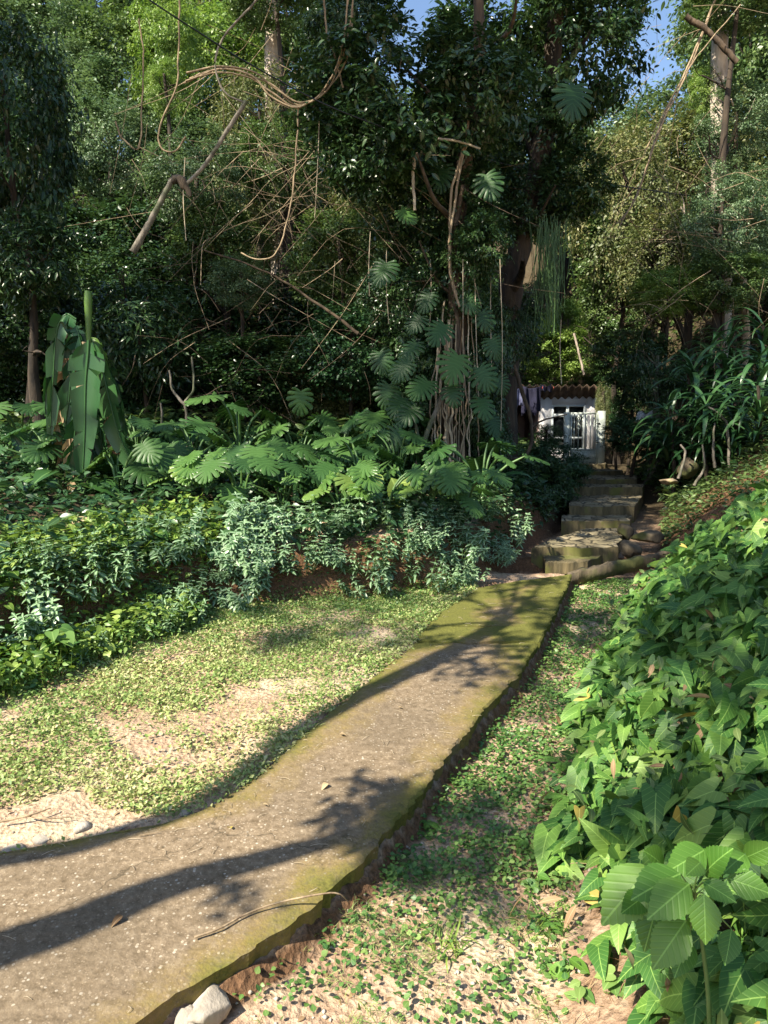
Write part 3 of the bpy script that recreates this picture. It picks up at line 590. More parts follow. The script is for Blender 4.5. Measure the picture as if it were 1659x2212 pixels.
# ================================================================== FOREST
C = {}
def lib(key, *a, **k): C[key] = [crown_mesh('crown', *a, seed=s+hash_(key), **k) for s in (1, 2)]
def hash_(s): return sum(ord(c)*(i_+3) for i_, c in enumerate(s)) % 9973
lib('dark', 'dark', 14000, (1, 1, .9), .074, clumps=150, cs=.115)
lib('deep', 'deep', 14000, (1, 1, .9), .070, clumps=150, cs=.115)
lib('mid', 'mid', 18000, (1, 1, .9), .060, clumps=170, cs=.10)
lib('fresh', 'fresh', 15000, (1, 1, .9), .058, clumps=150, cs=.10)
lib('olive', 'olive', 15000, (1, 1, .95), .056, clumps=190, cs=.10, weep=.35)
lib('bluegreen', 'bluegreen', 18000, (1, 1, .95), .054, clumps=160, cs=.10)
lib('long', 'dark', 5200, (1, 1, .9), .13, tmpl=T_long, clumps=80, cs=.16)
TR = {}
for s in range(4): TR[s] = None
def tree(kind, X, Y, d, rx, rz, label, name='tree', cat='tree', bark='barkdark', group=None, base=None, tr=.10, ry=None, lean=0, v=None):
    c = at(X, Y, d); rx_, rz_ = rx/1598*d, rz/1598*d
    bx, by = (c[0]+lean, c[1]+.3) if base is None else base
    bz = float(H(bx, by)); root = empty(name, (bx, by, bz), label, cat, group); top = c+np.array([0, 0, rz_*.4])-np.array([bx, by, bz])
    sd = int(abs(X*3+Y*7+d*11)) % 9999; tr = .03 if name == 'shrub' else tr
    if top[2] > .4: trunk_mb((0, 0, -.15), top, tr*max(1, top[2]/6), .03, 6, rx_*.75, sd, .12*top[2]/3).build('trunk', bark, root)
    link(C[kind][sd % 2 if v is None else v], 'crown', root, c-np.array([bx, by, bz]), (0, 0, sd % 63/10), (rx_, ry/1598*d if ry else rx_, rz_)); return root
KN = {'dark': 'dark glossy', 'deep': 'deep green', 'mid': 'mid green', 'fresh': 'bright lime', 'olive': 'olive twiggy', 'bluegreen': 'pale bluish', 'long': 'dark long-leaved'}
def zone(X, Y, q):
    if Y > 860: return 'deep' if q < .5 else 'dark'
    if X < 110: return 'dark' if Y > 150 else 'mid'
    if X < 330: return ('bluegreen' if q < .6 else 'mid') if Y < 460 else ('dark' if q < .6 else 'mid')
    if X < 470: return ('fresh' if q < .5 else 'mid') if Y < 300 else ('mid' if Y < 500 else 'dark' if q < .6 else 'olive')
    if X < 800: return ('olive' if q < .25 else 'mid' if q < .6 else 'bluegreen' if q < .8 else 'dark') if Y < 480 else ('dark' if q < .5 else 'deep' if q < .75 else 'olive')
    if X < 1150: return 'dark' if q < .6 else 'mid'
    if X < 1400: return 'mid' if q < .45 else 'olive' if q < .8 else 'bluegreen'
    return ('bluegreen' if q < .4 else 'mid' if q < .7 else 'olive') if Y < 520 else ('mid' if q < .5 else 'bluegreen' if q < .8 else 'dark')
cnt = {}
rowname = {33: 'topmost', 27: 'fifth', 21.5: 'fourth', 17: 'third', 13.8: 'second', 12.2: 'lowest'}
for d, Ys, step, r in ((33, -20, 170, 160), (27, 110, 165, 150), (21.5, 330, 150, 135), (17, 520, 140, 120), (13.8, 700, 150, 115), (12.2, 850, 140, 95)):
    X = -90+rng.uniform(0, 60)
    while X < 1780:
        Xc = X+rng.uniform(-25, 25); Y = Ys+rng.uniform(-45, 45); q = rng.uniform()
        if d == 27 and 690 < Xc < 1440: Y = 400+abs(Xc-1060)*-.12
        if d == 33 and 640 < Xc < 1560: X += step; continue
        skip = (d < 22 and 1060 < Xc < 1330) or (d == 17 and 940 < Xc < 1100) or (d < 15 and Xc > 1060)
        if d == 21.5 and 1080 < Xc < 1330: Y = 470
        if d == 17 and Xc > 1330: Y += 40
        if not skip:
            kd = zone(Xc, Y, q); low = d < 15
            k = (d, low); cnt[k] = cnt.get(k, 0)+1
            nm = 'shrub' if low else 'tree'
            tree(kd, Xc, Y, d+rng.uniform(-.7, .7), r*rng.uniform(.9, 1.15), r*rng.uniform(.9, 1.25), f"{KN[kd]} {nm}, {ORD[cnt[k]-1]} from left in {rowname[d]} row up the slope", nm, nm, group=f'{nm}s massed on the wooded slope', tr=.09)
        X += step
# trees and shrubs told apart by their own look and place
def base_at(X, d): return (XW(X, d), d)
tree('fresh', 365, 120, 20, 85, 150, 'tall bright yellow-green tree catching sun near the upper left', ry=80)
tree('bluegreen', 235, 330, 19, 95, 110, 'pale blue-green fine-leaved tree in sun left of the bare leaning branch')
tree('bluegreen', 150, 200, 24, 90, 110, 'hazy green tree high at the upper left behind the pale one')
tree('dark', 10, 300, 10.5, 130, 330, 'tall black-green tree filling the left edge of the picture', tr=.07)
tree('dark', 50, 700, 11.2, 130, 120, 'black-green shrub behind the banana at the left edge', 'shrub', 'shrub')
tree('long', 300, 720, 11, 120, 130, 'dark long-leaved shrub right of the banana', 'shrub', 'shrub')
tree('dark', 560, 800, 11.3, 140, 90, 'dark shrub in the shade behind the split-leaf bed', 'shrub', 'shrub')
tree('deep', 760, 760, 11, 120, 110, 'deep green shrub left of the central trunk', 'shrub', 'shrub')
tree('long', 60, 560, 10, 110, 110, 'long-leaved dark tree low on the left edge above the banana')
tree('fresh', 355, 185, 17, 40, 60, 'small yellow-green treetop beside the tall sunlit one')
tree('olive', 560, 300, 15, 110, 170, 'dry olive tree hung with straw-coloured twigs behind the looping lianas', ry=80)
tree('mid', 610, 350, 13.6, 95, 100, 'leafy mid green treetop hiding the foot of the pale flaking trunk')
tree('mid', 590, -20, 15, 110, 85, 'mid green crown at the top edge around the pale flaking trunk')
tree('bluegreen', 430, 380, 13, 110, 110, 'bluish green treetop behind the hook-shaped liana')
tree('mid', 730, 560, 12, 110, 110, 'mid green shrub behind the grey slanting limb', 'shrub', 'shrub')
tree('olive', 800, 450, 12.5, 90, 110, 'olive tree between looping lianas and central trunk')
tree('bluegreen', 1560, 470, 13, 80, 120, 'grey-green vine curtain below the white trunk')
tree('mid', 1600, -20, 13.3, 110, 75, 'leafy crown at the upper right corner')
tree('mid', 480, 520, 13, 100, 90, 'feathery mid green tree under the bare leaning branch')
tree('bluegreen', 520, 610, 11.5, 70, 60, 'small pale green shrub left of the grey slanting limb', 'shrub', 'shrub')
tree('mid', 1225, 335, 23, 60, 70, 'small sunlit green treetop showing right of the dark crown')
tree('fresh', 1195, 765, 20.8, 85, 75, 'bright yellow-green bush glowing in sun above the hut roof', 'shrub', 'shrub')
tree('fresh', 1215, 700, 21.5, 45, 60, 'slim yellow-green bush rising behind the glowing one over the hut', 'shrub', 'shrub')
tree('olive', 1340, 430, 16, 110, 170, 'dry tree matted with straw-coloured vines right of the sky gap', lean=2.2)
tree('olive', 1450, 560, 15, 110, 120, 'sun-bleached tangled tree below the matted one on the right')
tree('bluegreen', 1590, 270, 14, 85, 90, 'vine-smothered green treetop in sun beside the pale trunk')
tree('fresh', 1530, 190, 14.5, 40, 60, 'bright vine column wrapped round the foot of the pale trunk', ry=40)
tree('bluegreen', 1625, 470, 13.5, 75, 110, 'blue-green tree draped with grey vines at the right edge', bark='twig')
tree('fresh', 1445, 625, 13.2, 75, 60, 'sunlit feathery bush above the strap-leaved plants', 'shrub', 'shrub')
tree('mid', 1350, 660, 22, 95, 90, 'leafy green tree standing right of the hut roof')
tree('mid', 1560, 610, 13, 90, 75, 'soft green bush right of the sunlit feathery one', 'shrub', 'shrub')
tree('dark', 1350, 770, 14.5, 75, 75, 'black-green bush pressed against the right end of the hut', 'shrub', 'shrub')
tree('long', 1420, 800, 13, 65, 80, 'dark thin-trunked small tree between hut and strap-leaved plants', bark='barkgrey')
tree('long', 1180, 940, 14.2, 34, 30, 'small dark bush before the lit left half of the hut wall', 'shrub', 'shrub')
tree('deep', 1368, 890, 14.6, 48, 62, 'small dark bush tucked between gate post and plastic sheet', 'shrub', 'shrub')
tree('mid', 1350, 820, 20.9, 80, 90, 'mid green bush behind the right corner of the hut', 'shrub', 'shrub')
tree('olive', 1303, 870, 16.6, 17, 60, 'pale-leaved climber clothing the right corner of the hut', 'climber', 'climber')
tree('deep', 1375, 940, 12.6, 75, 45, 'low dark green bush right of the gate under the plastic sheet', 'shrub', 'shrub')
tree('deep', 1480, 950, 11.6, 80, 42, 'low leafy bush on the red bank right of the stairs', 'shrub', 'shrub')
tree('dark', 1600, 930, 11, 80, 50, 'dark low bush beneath the strap-leaved plants at the right edge', 'shrub', 'shrub')
tree('long', 1095, 700, 12.5, 75, 110, 'dark leafy shrub between the two trunks and the hut', 'shrub', 'shrub')
tree('dark', 1020, 900, 12, 50, 60, 'shadowy shrub left of the hanging laundry', 'shrub', 'shrub')
for X, Y, d, r, rz, lb in ((1195, 1010, 11.5, 75, 60, 'dark bush overhanging the upper stairs on their left'), (1120, 1080, 9.6, 80, 62, 'large leafy bush left of the flagstone landing'), (1180, 1050, 10.6, 60, 60, 'dark green bush behind the big one beside the stairs'), (1055, 1130, 8.9, 60, 60, 'broad-leaved low bush at the end of the pale shrub row')):
    tree('long' if d < 11 else 'deep', X, Y, d, r, rz, lb, 'shrub', 'shrub', v=0)
# the big vine-draped tree and its dark neighbour
def bigtree(name, pts, d, r0, r1, crowns, label, bark, limbs, seed):
    P = [at(X, Y, d) for X, Y in pts]; bx, by = P[0][:2]; bz = float(H(bx, by)); root = empty(name, (bx, by, bz), label, 'tree'); o = np.array([bx, by, bz])
    Q = spl([np.array([bx, by, bz-.2])]+P[1:], 40)-o; R = np.linspace(r0, r1, len(Q)); R[:3] *= [1.5, 1.25, 1.1]; mb = MB().tube(Q, R, 12, .07)
    r_ = np.random.default_rng(seed)
    for X0, Y0_, X1, Y1, rr in limbs:
        a_, b_ = at(X0, Y0_, d)-o, at(X1, Y1, d+r_.uniform(-1, 1))-o; mb.tube(spl([a_, (a_+b_)/2+r_.uniform(-.15, .15, 3), b_], 12), np.linspace(rr, rr*.3, 12), 7, .05)
    mb.build('trunk', bark, root)
    if seed == 5:
        for X in (930, 941, 950, 956, 963, 970, 979, 988, 996, 1006, 1015, 1030):
            q = spl([at(X*.6+985*.4, 560+X % 7*30, 9.45)-o, at(X, 860, 9.25)-o, at(X+r_.uniform(-8, 8), 950, 9.15)-o, at(X+r_.uniform(-14, 14), 1065, 9.1)-o], 20); MB().tube(q+.012*r_.standard_normal(q.shape)*[1, 1, 0], r_.uniform(.006, .016), 6, .12).build('root', 'root' if X % 2 else 'twig', root)
    for kd, X, Y, dd, rx, rz, v in crowns:
        c = at(X, Y, dd); link(C[kd][v], 'crown', root, c-o, (0, 0, X), (rx/1598*dd, rx/1598*dd*.8, rz/1598*dd))
    return root
C['bigdark'] = [crown_mesh('crown', 'dark', 11000, (1, 1, .9), .080, T_oval, 120, .11, seed=s) for s in (31, 32)]
C['bigdeep'] = [crown_mesh('crown', 'dark', 5500, (1, 1, .9), .125, T_oval, 60, .14, seed=s) for s in (41, 42)]
bigtree('tree', [(985, 1020), (975, 850), (990, 650), (985, 480), (1010, 300), (1035, 120), (1030, -80)], 9.6, .17, .06,
        [('bigdark', 880, 230, 9.6, 230, 200, 0), ('bigdeep', 800, 330, 9.2, 110, 100, 0), ('bigdark', 930, 430, 10.2, 150, 130, 1), ('bigdeep', 1040, 200, 9.0, 110, 120, 1), ('bigdark', 760, 90, 10, 110, 130, 1), ('bigdeep', 1050, 520, 9.2, 60, 70, 0), ('bigdark', 985, 600, 9.6, 95, 110, 0), ('bigdeep', 930, 760, 9.9, 85, 110, 1), ('bigdark', 1040, 740, 9.8, 70, 130, 1), ('bigdeep', 900, 880, 9.7, 70, 90, 0), ('bigdeep', 1050, 930, 9.8, 45, 80, 1), ('bigdark', 870, 640, 10, 90, 100, 0), ('bigdeep', 1030, 850, 9.5, 55, 110, 0), ('bigdark', 930, 820, 9.8, 75, 110, 1), ('bigdeep', 890, 960, 9.6, 50, 70, 1), ('bigdark', 1060, 960, 9.6, 60, 70, 0), ('bigdark', 1010, 460, 9.8, 90, 90, 0)],
        'big central tree draped with aerial roots and split-leaf vines', 'bark', [(1010, 300, 850, 120, .05), (985, 480, 900, 330, .045), (1035, 120, 1120, -40, .04), (990, 400, 820, 300, .03), (985, 640, 905, 520, .03)], 5)
bigtree('tree', [(1085, 960), (1092, 820), (1100, 640), (1130, 500), (1165, 350), (1190, 180), (1200, 0), (1200, -120)], 11, .20, .10,
        [('bigdark', 1230, 110, 11, 190, 180, 1), ('bigdark', 1130, 330, 11.2, 130, 130, 0), ('bigdark', 1080, 60, 11.5, 170, 130, 0), ('bigdeep', 1245, 400, 10.6, 90, 75, 0), ('bigdark', 1320, 0, 12, 80, 90, 1), ('bigdeep', 1068, 860, 10.9, 32, 100, 0), ('bigdark', 1100, 720, 10.9, 45, 70, 1), ('bigdark', 1150, 430, 10.8, 80, 90, 0)],
        'dark leaning tree right of the vine-draped one with a mossy cut stub', 'barkdark', [(1165, 350, 1040, 60, .08), (1190, 180, 1300, 20, .07), (1130, 500, 1200, 400, .04), (1100, 640, 1130, 560, .09), (1200, 60, 1120, -80, .06)], 9)
for X0, Y0_, X1, Y1, d, r, lb in ((606, 250, 592, 60, 15.8, .17, 'pale flaking trunk standing behind the looping lianas'), (1575, 200, 1565, 40, 14.2, .16, 'white sunlit trunk rising at the upper right')):
    b = at(X0, Y0_, d); t_ = at(X1, -150, d); bz = float(H(b[0], b[1])); root = empty('tree', (b[0], b[1], bz), lb, 'tree')
    trunk_mb((0, 0, -.2), t_-np.array([b[0], b[1], bz]), r*1.15, r*.8, 3, 1.2, int(X0), .12, .2).build('trunk', 'barkpale', root)
    link(C['mid'][0], 'crown', root, t_-np.array([b[0], b[1], bz])+[0, 0, 1.0], None, (1.6, 1.6, 1.3))

# ------------------------------------------------------------------ lianas, branches, roots, cable
def vine(name, pts, d, r0, r1, mat, label, cat, strands=1, wob=.02, n=40, group=None):
    mb = MB(); d = np.broadcast_to(np.asarray(d, float), (len(pts),))
    for s in range(strands):
        o = rng.uniform(-.06, .06, 3)*(strands > 1); P = spl([at(X, Y, q)+o+rng.uniform(-.03, .03, 3)*(strands > 1) for (X, Y), q in zip(pts, d)], n)
        P = P+wob*.5*np.c_[nz(P[:, 2], P[:, 0], 9, s), nz(P[:, 0], P[:, 2], 8, s+2), nz(P[:, 2], P[:, 1], 10, s+1)]; mb.tube(P, np.linspace(r0, r1, len(P)), 6, .08)
    return tag(mb.build(name, mat), label, cat, group)
V_ = [([(400, 175), (470, 150), (540, 165), (585, 200), (630, 228), (670, 218), (705, 190), (740, 110), (755, -20)], 9, .011, .010, 'twig', 'thick bundle of brown lianas looping low across the upper middle', 4),
      ([(700, -20), (705, 60), (725, 130), (742, 190)], 9.1, .013, .012, 'twig', 'straight pale liana dropping into the loop of the thick bundle', 1),
      ([(388, -10), (386, 90), (380, 190), (350, 260), (345, 315), (375, 328), (402, 296)], 8.6, .009, .010, 'twig', 'pale liana bent into a hook near the upper left', 1),
      ([(250, 262), (262, 295), (300, 322), (306, 240), (310, 120), (300, 40)], 9, .010, .008, 'twig', 'thin liana curving left of the hook-shaped one', 1),
      ([(645, 235), (640, 330), (628, 440), (600, 540), (560, 560), (520, 545)], 9, .011, .009, 'twig', 'long thin liana hanging below the big loop', 1),
      ([(895, 330), (892, 390), (896, 455)], 9.0, .022, .018, 'root', 'short thick pale hanging stem left of the central trunk', 1),
      ([(1025, 265), (1005, 330), (985, 420), (975, 520), (978, 600), (990, 650)], 9.1, .017, .015, 'twig', 'pale twisted stem climbing the central trunk', 2),
      ([(945, 300), (985, 305), (1037, 322)], 9.0, .018, .012, 'root', 'pale stub crossing the top of the twisted stem', 1),
      ([(1110, 790), (1126, 840), (1138, 878), (1147, 914), (1149, 949), (1138, 981), (1121, 991), (1090, 992)], 10, .03, .022, 'bark', 'bowed woody liana hanging before the laundry', 1),
      ([(1148, 925), (1172, 908), (1192, 902), (1225, 895)], 10, .016, .008, 'barkdark', 'short dark twig sticking from the bowed liana', 1),
      ([(1540, -10), (1480, 140), (1420, 260), (1368, 420), (1330, 480)], 13, .018, .012, 'twig', 'long pale slanting stem left of the white trunk', 2),
      ([(1600, 10), (1500, 130), (1430, 250), (1392, 330)], 12.6, .010, .008, 'twig', 'thinner slanting stem crossing the upper right', 1),
      ([(1480, 35), (1530, 68), (1592, 135)], 12.8, .05, .045, 'bark', 'broken brown limb leaning on the white trunk', 1),
      ([(440, 540), (560, 580), (640, 625), (720, 680), (775, 720)], 9.6, .009, .024, 'bark', 'grey slanting limb left of the central trunk', 1),
      ([(905, 985), (925, 930), (945, 880), (960, 840)], 8.9, .035, .025, 'barkgrey', 'pale crooked root leaning against the central trunk', 1),
      ([(880, 1045), (905, 985), (900, 930), (890, 880)], 8.9, .03, .015, 'barkgrey', 'knotted root left of the leaning one', 1),
      ([(1240, 720), (1262, 810)], 19, .03, .03, 'barkpale', 'thin pale leaning stem above the hut roof', 1)]
for pts, d, r0, r1, m_, lb, st_ in V_: vine('liana' if 'lian' in lb or 'stem' in lb else 'branch', pts, d, r0, r1, m_, lb, 'liana' if 'lian' in lb or 'stem' in lb else 'branch', st_)
# the bare branch hung up in the lianas
br = empty('bare_branch', at(395, 395, 8), 'long grey broken branch leaning down from the looping lianas', 'branch'); b0 = np.array(br.location)
MB().tube(spl([at(532, 218, 8), at(480, 300, 8), at(440, 360, 8), at(398, 402, 8)], 24)-b0, np.linspace(.024, .020, 24), 8, .08).build('upper_length', 'barkgrey', br)
MB().tube(spl([at(372, 388, 8), at(340, 450, 8), at(310, 505, 8), at(287, 545, 8)], 24)-b0, np.linspace(.028, .040, 24), 8, .08).build('lower_length', 'barkgrey', br)
mbk = MB().tube(spl([at(365, 395, 8), at(385, 386, 8), at(402, 405, 8), at(412, 425, 8)], 10)-b0, [.02, .035, .04, .045, .04, .045, .04, .03, .03, .015], 8, .15); mbk.build('mossy_knot', 'barkdark', br)
vine('branch', [(600, -40), (545, 10), (470, 105), (478, 190), (530, 222)], 8, .012, .010, 'barkgrey', 'crooked grey limb from which the broken branch hangs', 'branch')
cb = vine('overhead_cable', [(310, -8), (430, 70), (560, 150), (760, 250), (1050, 345), (1330, 400), (1560, 432)], [6, 6.6, 7.3, 8.3, 10, 12, 14], .006, .009, 'cable', 'thin black cable sagging across the whole woodland', 'cable', wob=0)
# pale aerial roots, each on its own
k = 0
for X0, Y0_, X1, Y1, d in [(1080, 560, 1082, 930, 9.0), (1000, 560, 1003, 1010, 9.0), (1012, 740, 1018, 1030, 9.0), (945, 690, 940, 900, 9.1), (960, 700, 962, 1060, 9.15), (968, 690, 972, 1070, 9.2), (976, 700, 983, 1075, 9.1), (985, 700, 990, 1080, 9.2), (952, 880, 950, 1060, 9.1), (993, 880, 1000, 1075, 9.15), (1060, 560, 1062, 800, 9.3), (1025, 560, 1035, 900, 9.2), (400, 340, 402, 520, 9), (690, 250, 680, 470, 9.3), (800, 500, 798, 640, 9.2), (835, 540, 840, 700, 9.3), (1212, 690, 1213, 830, 10), (930, 560, 925, 740, 9.4)]:
    mb = MB(); P = spl([at(X0, Y0_, d), at((X0+X1)/2+rng.uniform(-5, 5), (Y0_+Y1)/2, d+rng.uniform(-.1, .1)), at(X1, Y1, d)], 16); mb.tube(P, rng.uniform(.003, .0065), 5, .1)
    wh = ORD[k]; k += 1; tag(mb.build('aerial_root', 'root'), f'pale aerial root hanging straight down at the central tree, {wh} of the roots', 'root', 'aerial roots hanging round the central tree')
def tangle(name, boxes, n, L, r, mat, label, down=.5, seed=0):
    r *= .62; n = int(n*.2)
    r_ = np.random.default_rng(seed); mb = MB()
    for X0, X1, Y0_, Y1, d, wt in boxes:
        for _ in range(int(n*wt)):
            p = at(r_.uniform(X0, X1), r_.uniform(Y0_, Y1), d+r_.uniform(-.8, .8)); a = r_.uniform(0, 2*PI); dr = np.array([math.cos(a), .5*math.sin(a), r_.uniform(-1, .6)-down]); dr /= np.linalg.norm(dr)
            l = L*r_.uniform(.4, 1.6); q = spl([p, p+dr*l*.5+r_.uniform(-.12, .12, 3)*l, p+dr*l+np.array([0, 0, -.1*l])+r_.uniform(-.15, .15, 3)*l], 8); mb.tube(q, np.linspace(r, r*.4, len(q))*r_.uniform(.6, 1.3), 3)
    o = mb.build(name, mat); return tag(o, label, 'vines', kind='stuff')
tangle('dry_vines', [(430, 700, 20, 480, 12, 1.2), (520, 680, 300, 500, 11.5, .7), (250, 480, 150, 500, 12.5, .4), (690, 900, 300, 620, 10, .7), (380, 720, 480, 800, 11, .5)], 230, 1.3, .010, 'twig', 'straw-coloured dry vines and twigs hanging in the trees on the left', .5, 1)
tangle('dry_vines', [(1230, 1500, 250, 560, 13, 1.3), (1380, 1659, 350, 760, 12, .8), (1360, 1560, 0, 250, 13.5, .35)], 260, 1.1, .009, 'twig', 'pale dry vines matted over the trees on the right', .4, 2)
tangle('dark_twigs', [(280, 900, 620, 900, 10.5, 1), (800, 1100, 380, 700, 10, .8), (100, 700, 500, 700, 11, .7)], 190, .9, .007, 'twigdark', 'fine dark bare twigs in the shade behind the banana and split-leaf plants', 0, 3)
mb = MB()
for _ in range(110):
    X = 1188+rng.normal(0, 17); y0 = rng.uniform(460, 520); y1 = rng.uniform(600, 730); d = rng.uniform(9.6, 10.4); mb.tube(spl([at(X+rng.normal(0, 6), y0, d), at(X+rng.normal(0, 5), (y0+y1)/2, d), at(X+rng.normal(0, 9), y1, d)], 9), .0045, 3)
tag(mb.build('trailing_cactus', 'stemgreen'), 'curtain of thin grey-green strands hanging right of the dark trunk', 'plant')
# ---- banana
def bleaf(mb, pts, d, hw, tear=.5, seed=0, face=0.0, fold=.35, rnd=.5):
    r_ = np.random.default_rng(seed); P = spl([at(X, Y, q) for (X, Y), q in zip(pts, np.broadcast_to(np.asarray(d, float), (len(pts),)))], 44); n = len(P)
    T = np.gradient(P, axis=0); T /= np.linalg.norm(T, axis=1)[:, None]; side = np.array([math.cos(face), math.sin(face), 0]); S = side-T*(T@side)[:, None]; S /= np.linalg.norm(S, axis=1)[:, None]; Nn = np.cross(S, T)
    Nn *= np.sign(Nn[:, 1:2]+1e-6); hw = hw/1598*float(np.mean(d))
    w = hw*np.array([math.sin(PI*min(1, .10+.9*(k/(n-1)))**.75)**.6 if k < n-1 else 0 for k in range(n)]); w = np.maximum(w, .012)
    for sg in (-1, 1):
        cuts = [0]; 
        while cuts[-1] < n-1: cuts.append(min(n-1, cuts[-1]+int(r_.integers(2, 8) if r_.uniform() < tear else r_.integers(6, 14))))
        for a, b in zip(cuts[:-1], cuts[1:]):
            dz = -r_.uniform(0, .12)*tear; tw = r_.uniform(-.5, .5)*tear; sh = r_.uniform(.85, 1.05) if r_.uniform() > .3*tear else r_.uniform(.4, .85); V = []; lc = []
            for k in range(a, b+1):
                e = .0 if k < b else -.006
                for q in (0, .35, .7, 1.0): V.append(P[k]+S[k]*sg*w[k]*q*sh*(1-fold*.15*q)+(P[(a+b)//2]-P[k])*(.22*tear+.05)*q*q-Nn[k]*w[k]*q*q*(fold+tw)+np.array([0, 0, dz*q*(1+4*w[k])+e*q])+T[k]*.12*w[k]*q); lc.append((sg*q, k/n*1, 0))
            m = b-a; f = []
            for i_ in range(m):
                for c_ in range(3): o_ = i_*4+c_; f += [(o_, o_+1, o_+5), (o_, o_+5, o_+4)]
            mb.add(V, f, rnd, lc)
    mb.tube(P+Nn*.004*-1, np.linspace(.016, .005, n)*(hw/.2)**.5, 5, 0, min(1, rnd+.3)); return mb
db = float(ong(190, 1052)[1]); bn = empty('banana_plant', ong(190, 1052), 'ragged banana plant with hanging torn leaves and one upright rolled leaf', 'banana plant'); bo = np.array(bn.location)
def brel(mb): mb.v = [v-bo for v in mb.v]; return mb
stemP = [at(180, 1060, db), at(178, 930, db), at(182, 820, db), at(188, 740, db)]
brel(MB().tube(spl(stemP, 14), np.linspace(.11, .05, 14), 9, .04)).build('stem', 'twig', bn)
for pts, dd, hw, tear, fc, mt, lb in [
        ([(192, 735), (190, 770), (185, 830), (183, 930), (178, 1045)], -.38, 40, .45, .1, 'banana', 'broad glossy front leaf hanging straight down'),
        ([(200, 740), (222, 800), (238, 870), (262, 950), (294, 1012)], -.25, 35, .55, -.35, 'banana', 'broad leaf hanging to the right'),
        ([(165, 690), (140, 680), (122, 720), (114, 830), (106, 975)], -.1, 22, .9, .5, 'banana', 'narrow torn leaf hanging on the left'),
        ([(180, 740), (165, 715), (152, 760), (150, 850), (140, 930)], .0, 34, 1, .2, 'banana', None),
        ([(175, 860), (166, 900), (160, 950), (150, 1000), (142, 1050)], -.28, 24, .8, .5, 'banana', None),
        ([(195, 730), (212, 735), (226, 770), (240, 830), (254, 900)], .1, 22, 1, -.5, 'bananay', 'yellowing torn leaf behind the rolled one'),
        ([(182, 800), (176, 750), (168, 715), (160, 695)], -.12, 20, 1, .2, 'banana', None),
        ([(205, 850), (212, 900), (222, 960), (232, 1020)], .1, 30, .9, -.7, 'banana', None),
        ([(150, 720), (128, 740), (104, 800), (96, 880)], .15, 20, 1, .8, 'banana', None),
        ([(210, 760), (236, 800), (262, 860), (270, 930)], .2, 24, 1, -.4, 'banana', None),
        ([(150, 700), (142, 760), (150, 830), (156, 880)], .05, 26, 1, .4, 'dryleaf', 'withered brown leaf hanging inside the plant'),
        ([(150, 930), (152, 990), (147, 1055)], -.2, 16, 1, .3, 'dryleaf', 'brown dead leaf at the foot of the stem'),
        ([(232, 900), (248, 960), (256, 1020)], .1, 14, 1, -.3, 'dryleaf', None), ([(128, 860), (124, 930), (130, 1010)], .0, 13, 1, .3, 'dryleaf', None)]:
    mb = MB(); bleaf(mb, pts, db+dd, hw, tear, int(pts[0][0]+hw*7), fc, .35, rng.uniform(.2, .9)); o = brel(mb).build('dead_leaf' if mt == 'dryleaf' else 'leaf', mt, bn)
    if lb: o['label'] = lb
mb = MB(); P = spl([at(195, 800, db-.1), at(192, 730, db-.1), at(190, 629, db-.1)], 20); mb.tube(P, np.r_[np.linspace(.008, .018, 8), np.linspace(.02, .042, 10), [.04, .034]][:len(P)], 8); o = brel(mb).build('rolled_leaf', 'bananay', bn); o['label'] = 'pale rolled new leaf standing upright'
mb = MB(); bleaf(mb, [(112, 1060), (90, 1030), (60, 990), (22, 935)], db+.3, 20, .1, 4, .2, .2, .2); tag(mb.build('banana_sucker', 'banana'), 'young banana shoot with one plain dark paddle leaf left of the banana plant', 'banana plant')

# ---- split-leaf plants
def monstera_mb(n, R, hh, size, seed, mats=None, th0=None):
    r_ = np.random.default_rng(seed); mb, stm = MB(), MB()
    for k in range(n):
        a = r_.uniform(0, 2*PI); rr = R*r_.uniform(.25, 1); z = hh*r_.uniform(.45, 1.05); p = np.array([rr*math.cos(a), rr*math.sin(a), z])
        d = np.array([math.cos(a)*.8, math.sin(a)*.8-.35, -.55+r_.uniform(-.3, .4)]); u = np.array([.5*math.cos(a), -.4+.4*math.sin(a), .8])+r_.uniform(-.5, .5, 3)
        s = size*r_.uniform(.7, 1.15); leaves(mb, T_mon[k % 3], p, d, u, s*.62, r_.uniform(0, 1))
        stm.tube(spl([np.array([0, 0, 0]), p*np.array([.4, .4, .7]), p], 8), [.012]*7+[.007], 5)
    return mb, stm
MV = []
for s in range(5):
    a, b = monstera_mb(9, .42, .62, .50, s+60); MV.append((a.data('leaves', 'monstera'), b.data('stems', 'stemgreen')))
ay, by_ = monstera_mb(7, .34, .6, .46, 77); MY = (ay.data('leaves', 'monstera_y'), by_.data('stems', 'stemgreen'))
spots = []
for row, (d, Xs, q) in enumerate(((7.25, (255, 400, 520, 610, 735, 830, 925, 1000), 'front'), (7.9, (110, 190, 330, 460, 570, 680, 780, 880, 1040), 'second'), (8.7, (50, 300, 420, 540, 650, 760, 860), 'third'), (9.8, (520, 640, 740, 830), 'back'))):
    for k, X in enumerate(Xs): spots.append((X, d+rng.uniform(-.15, .15), q, k))
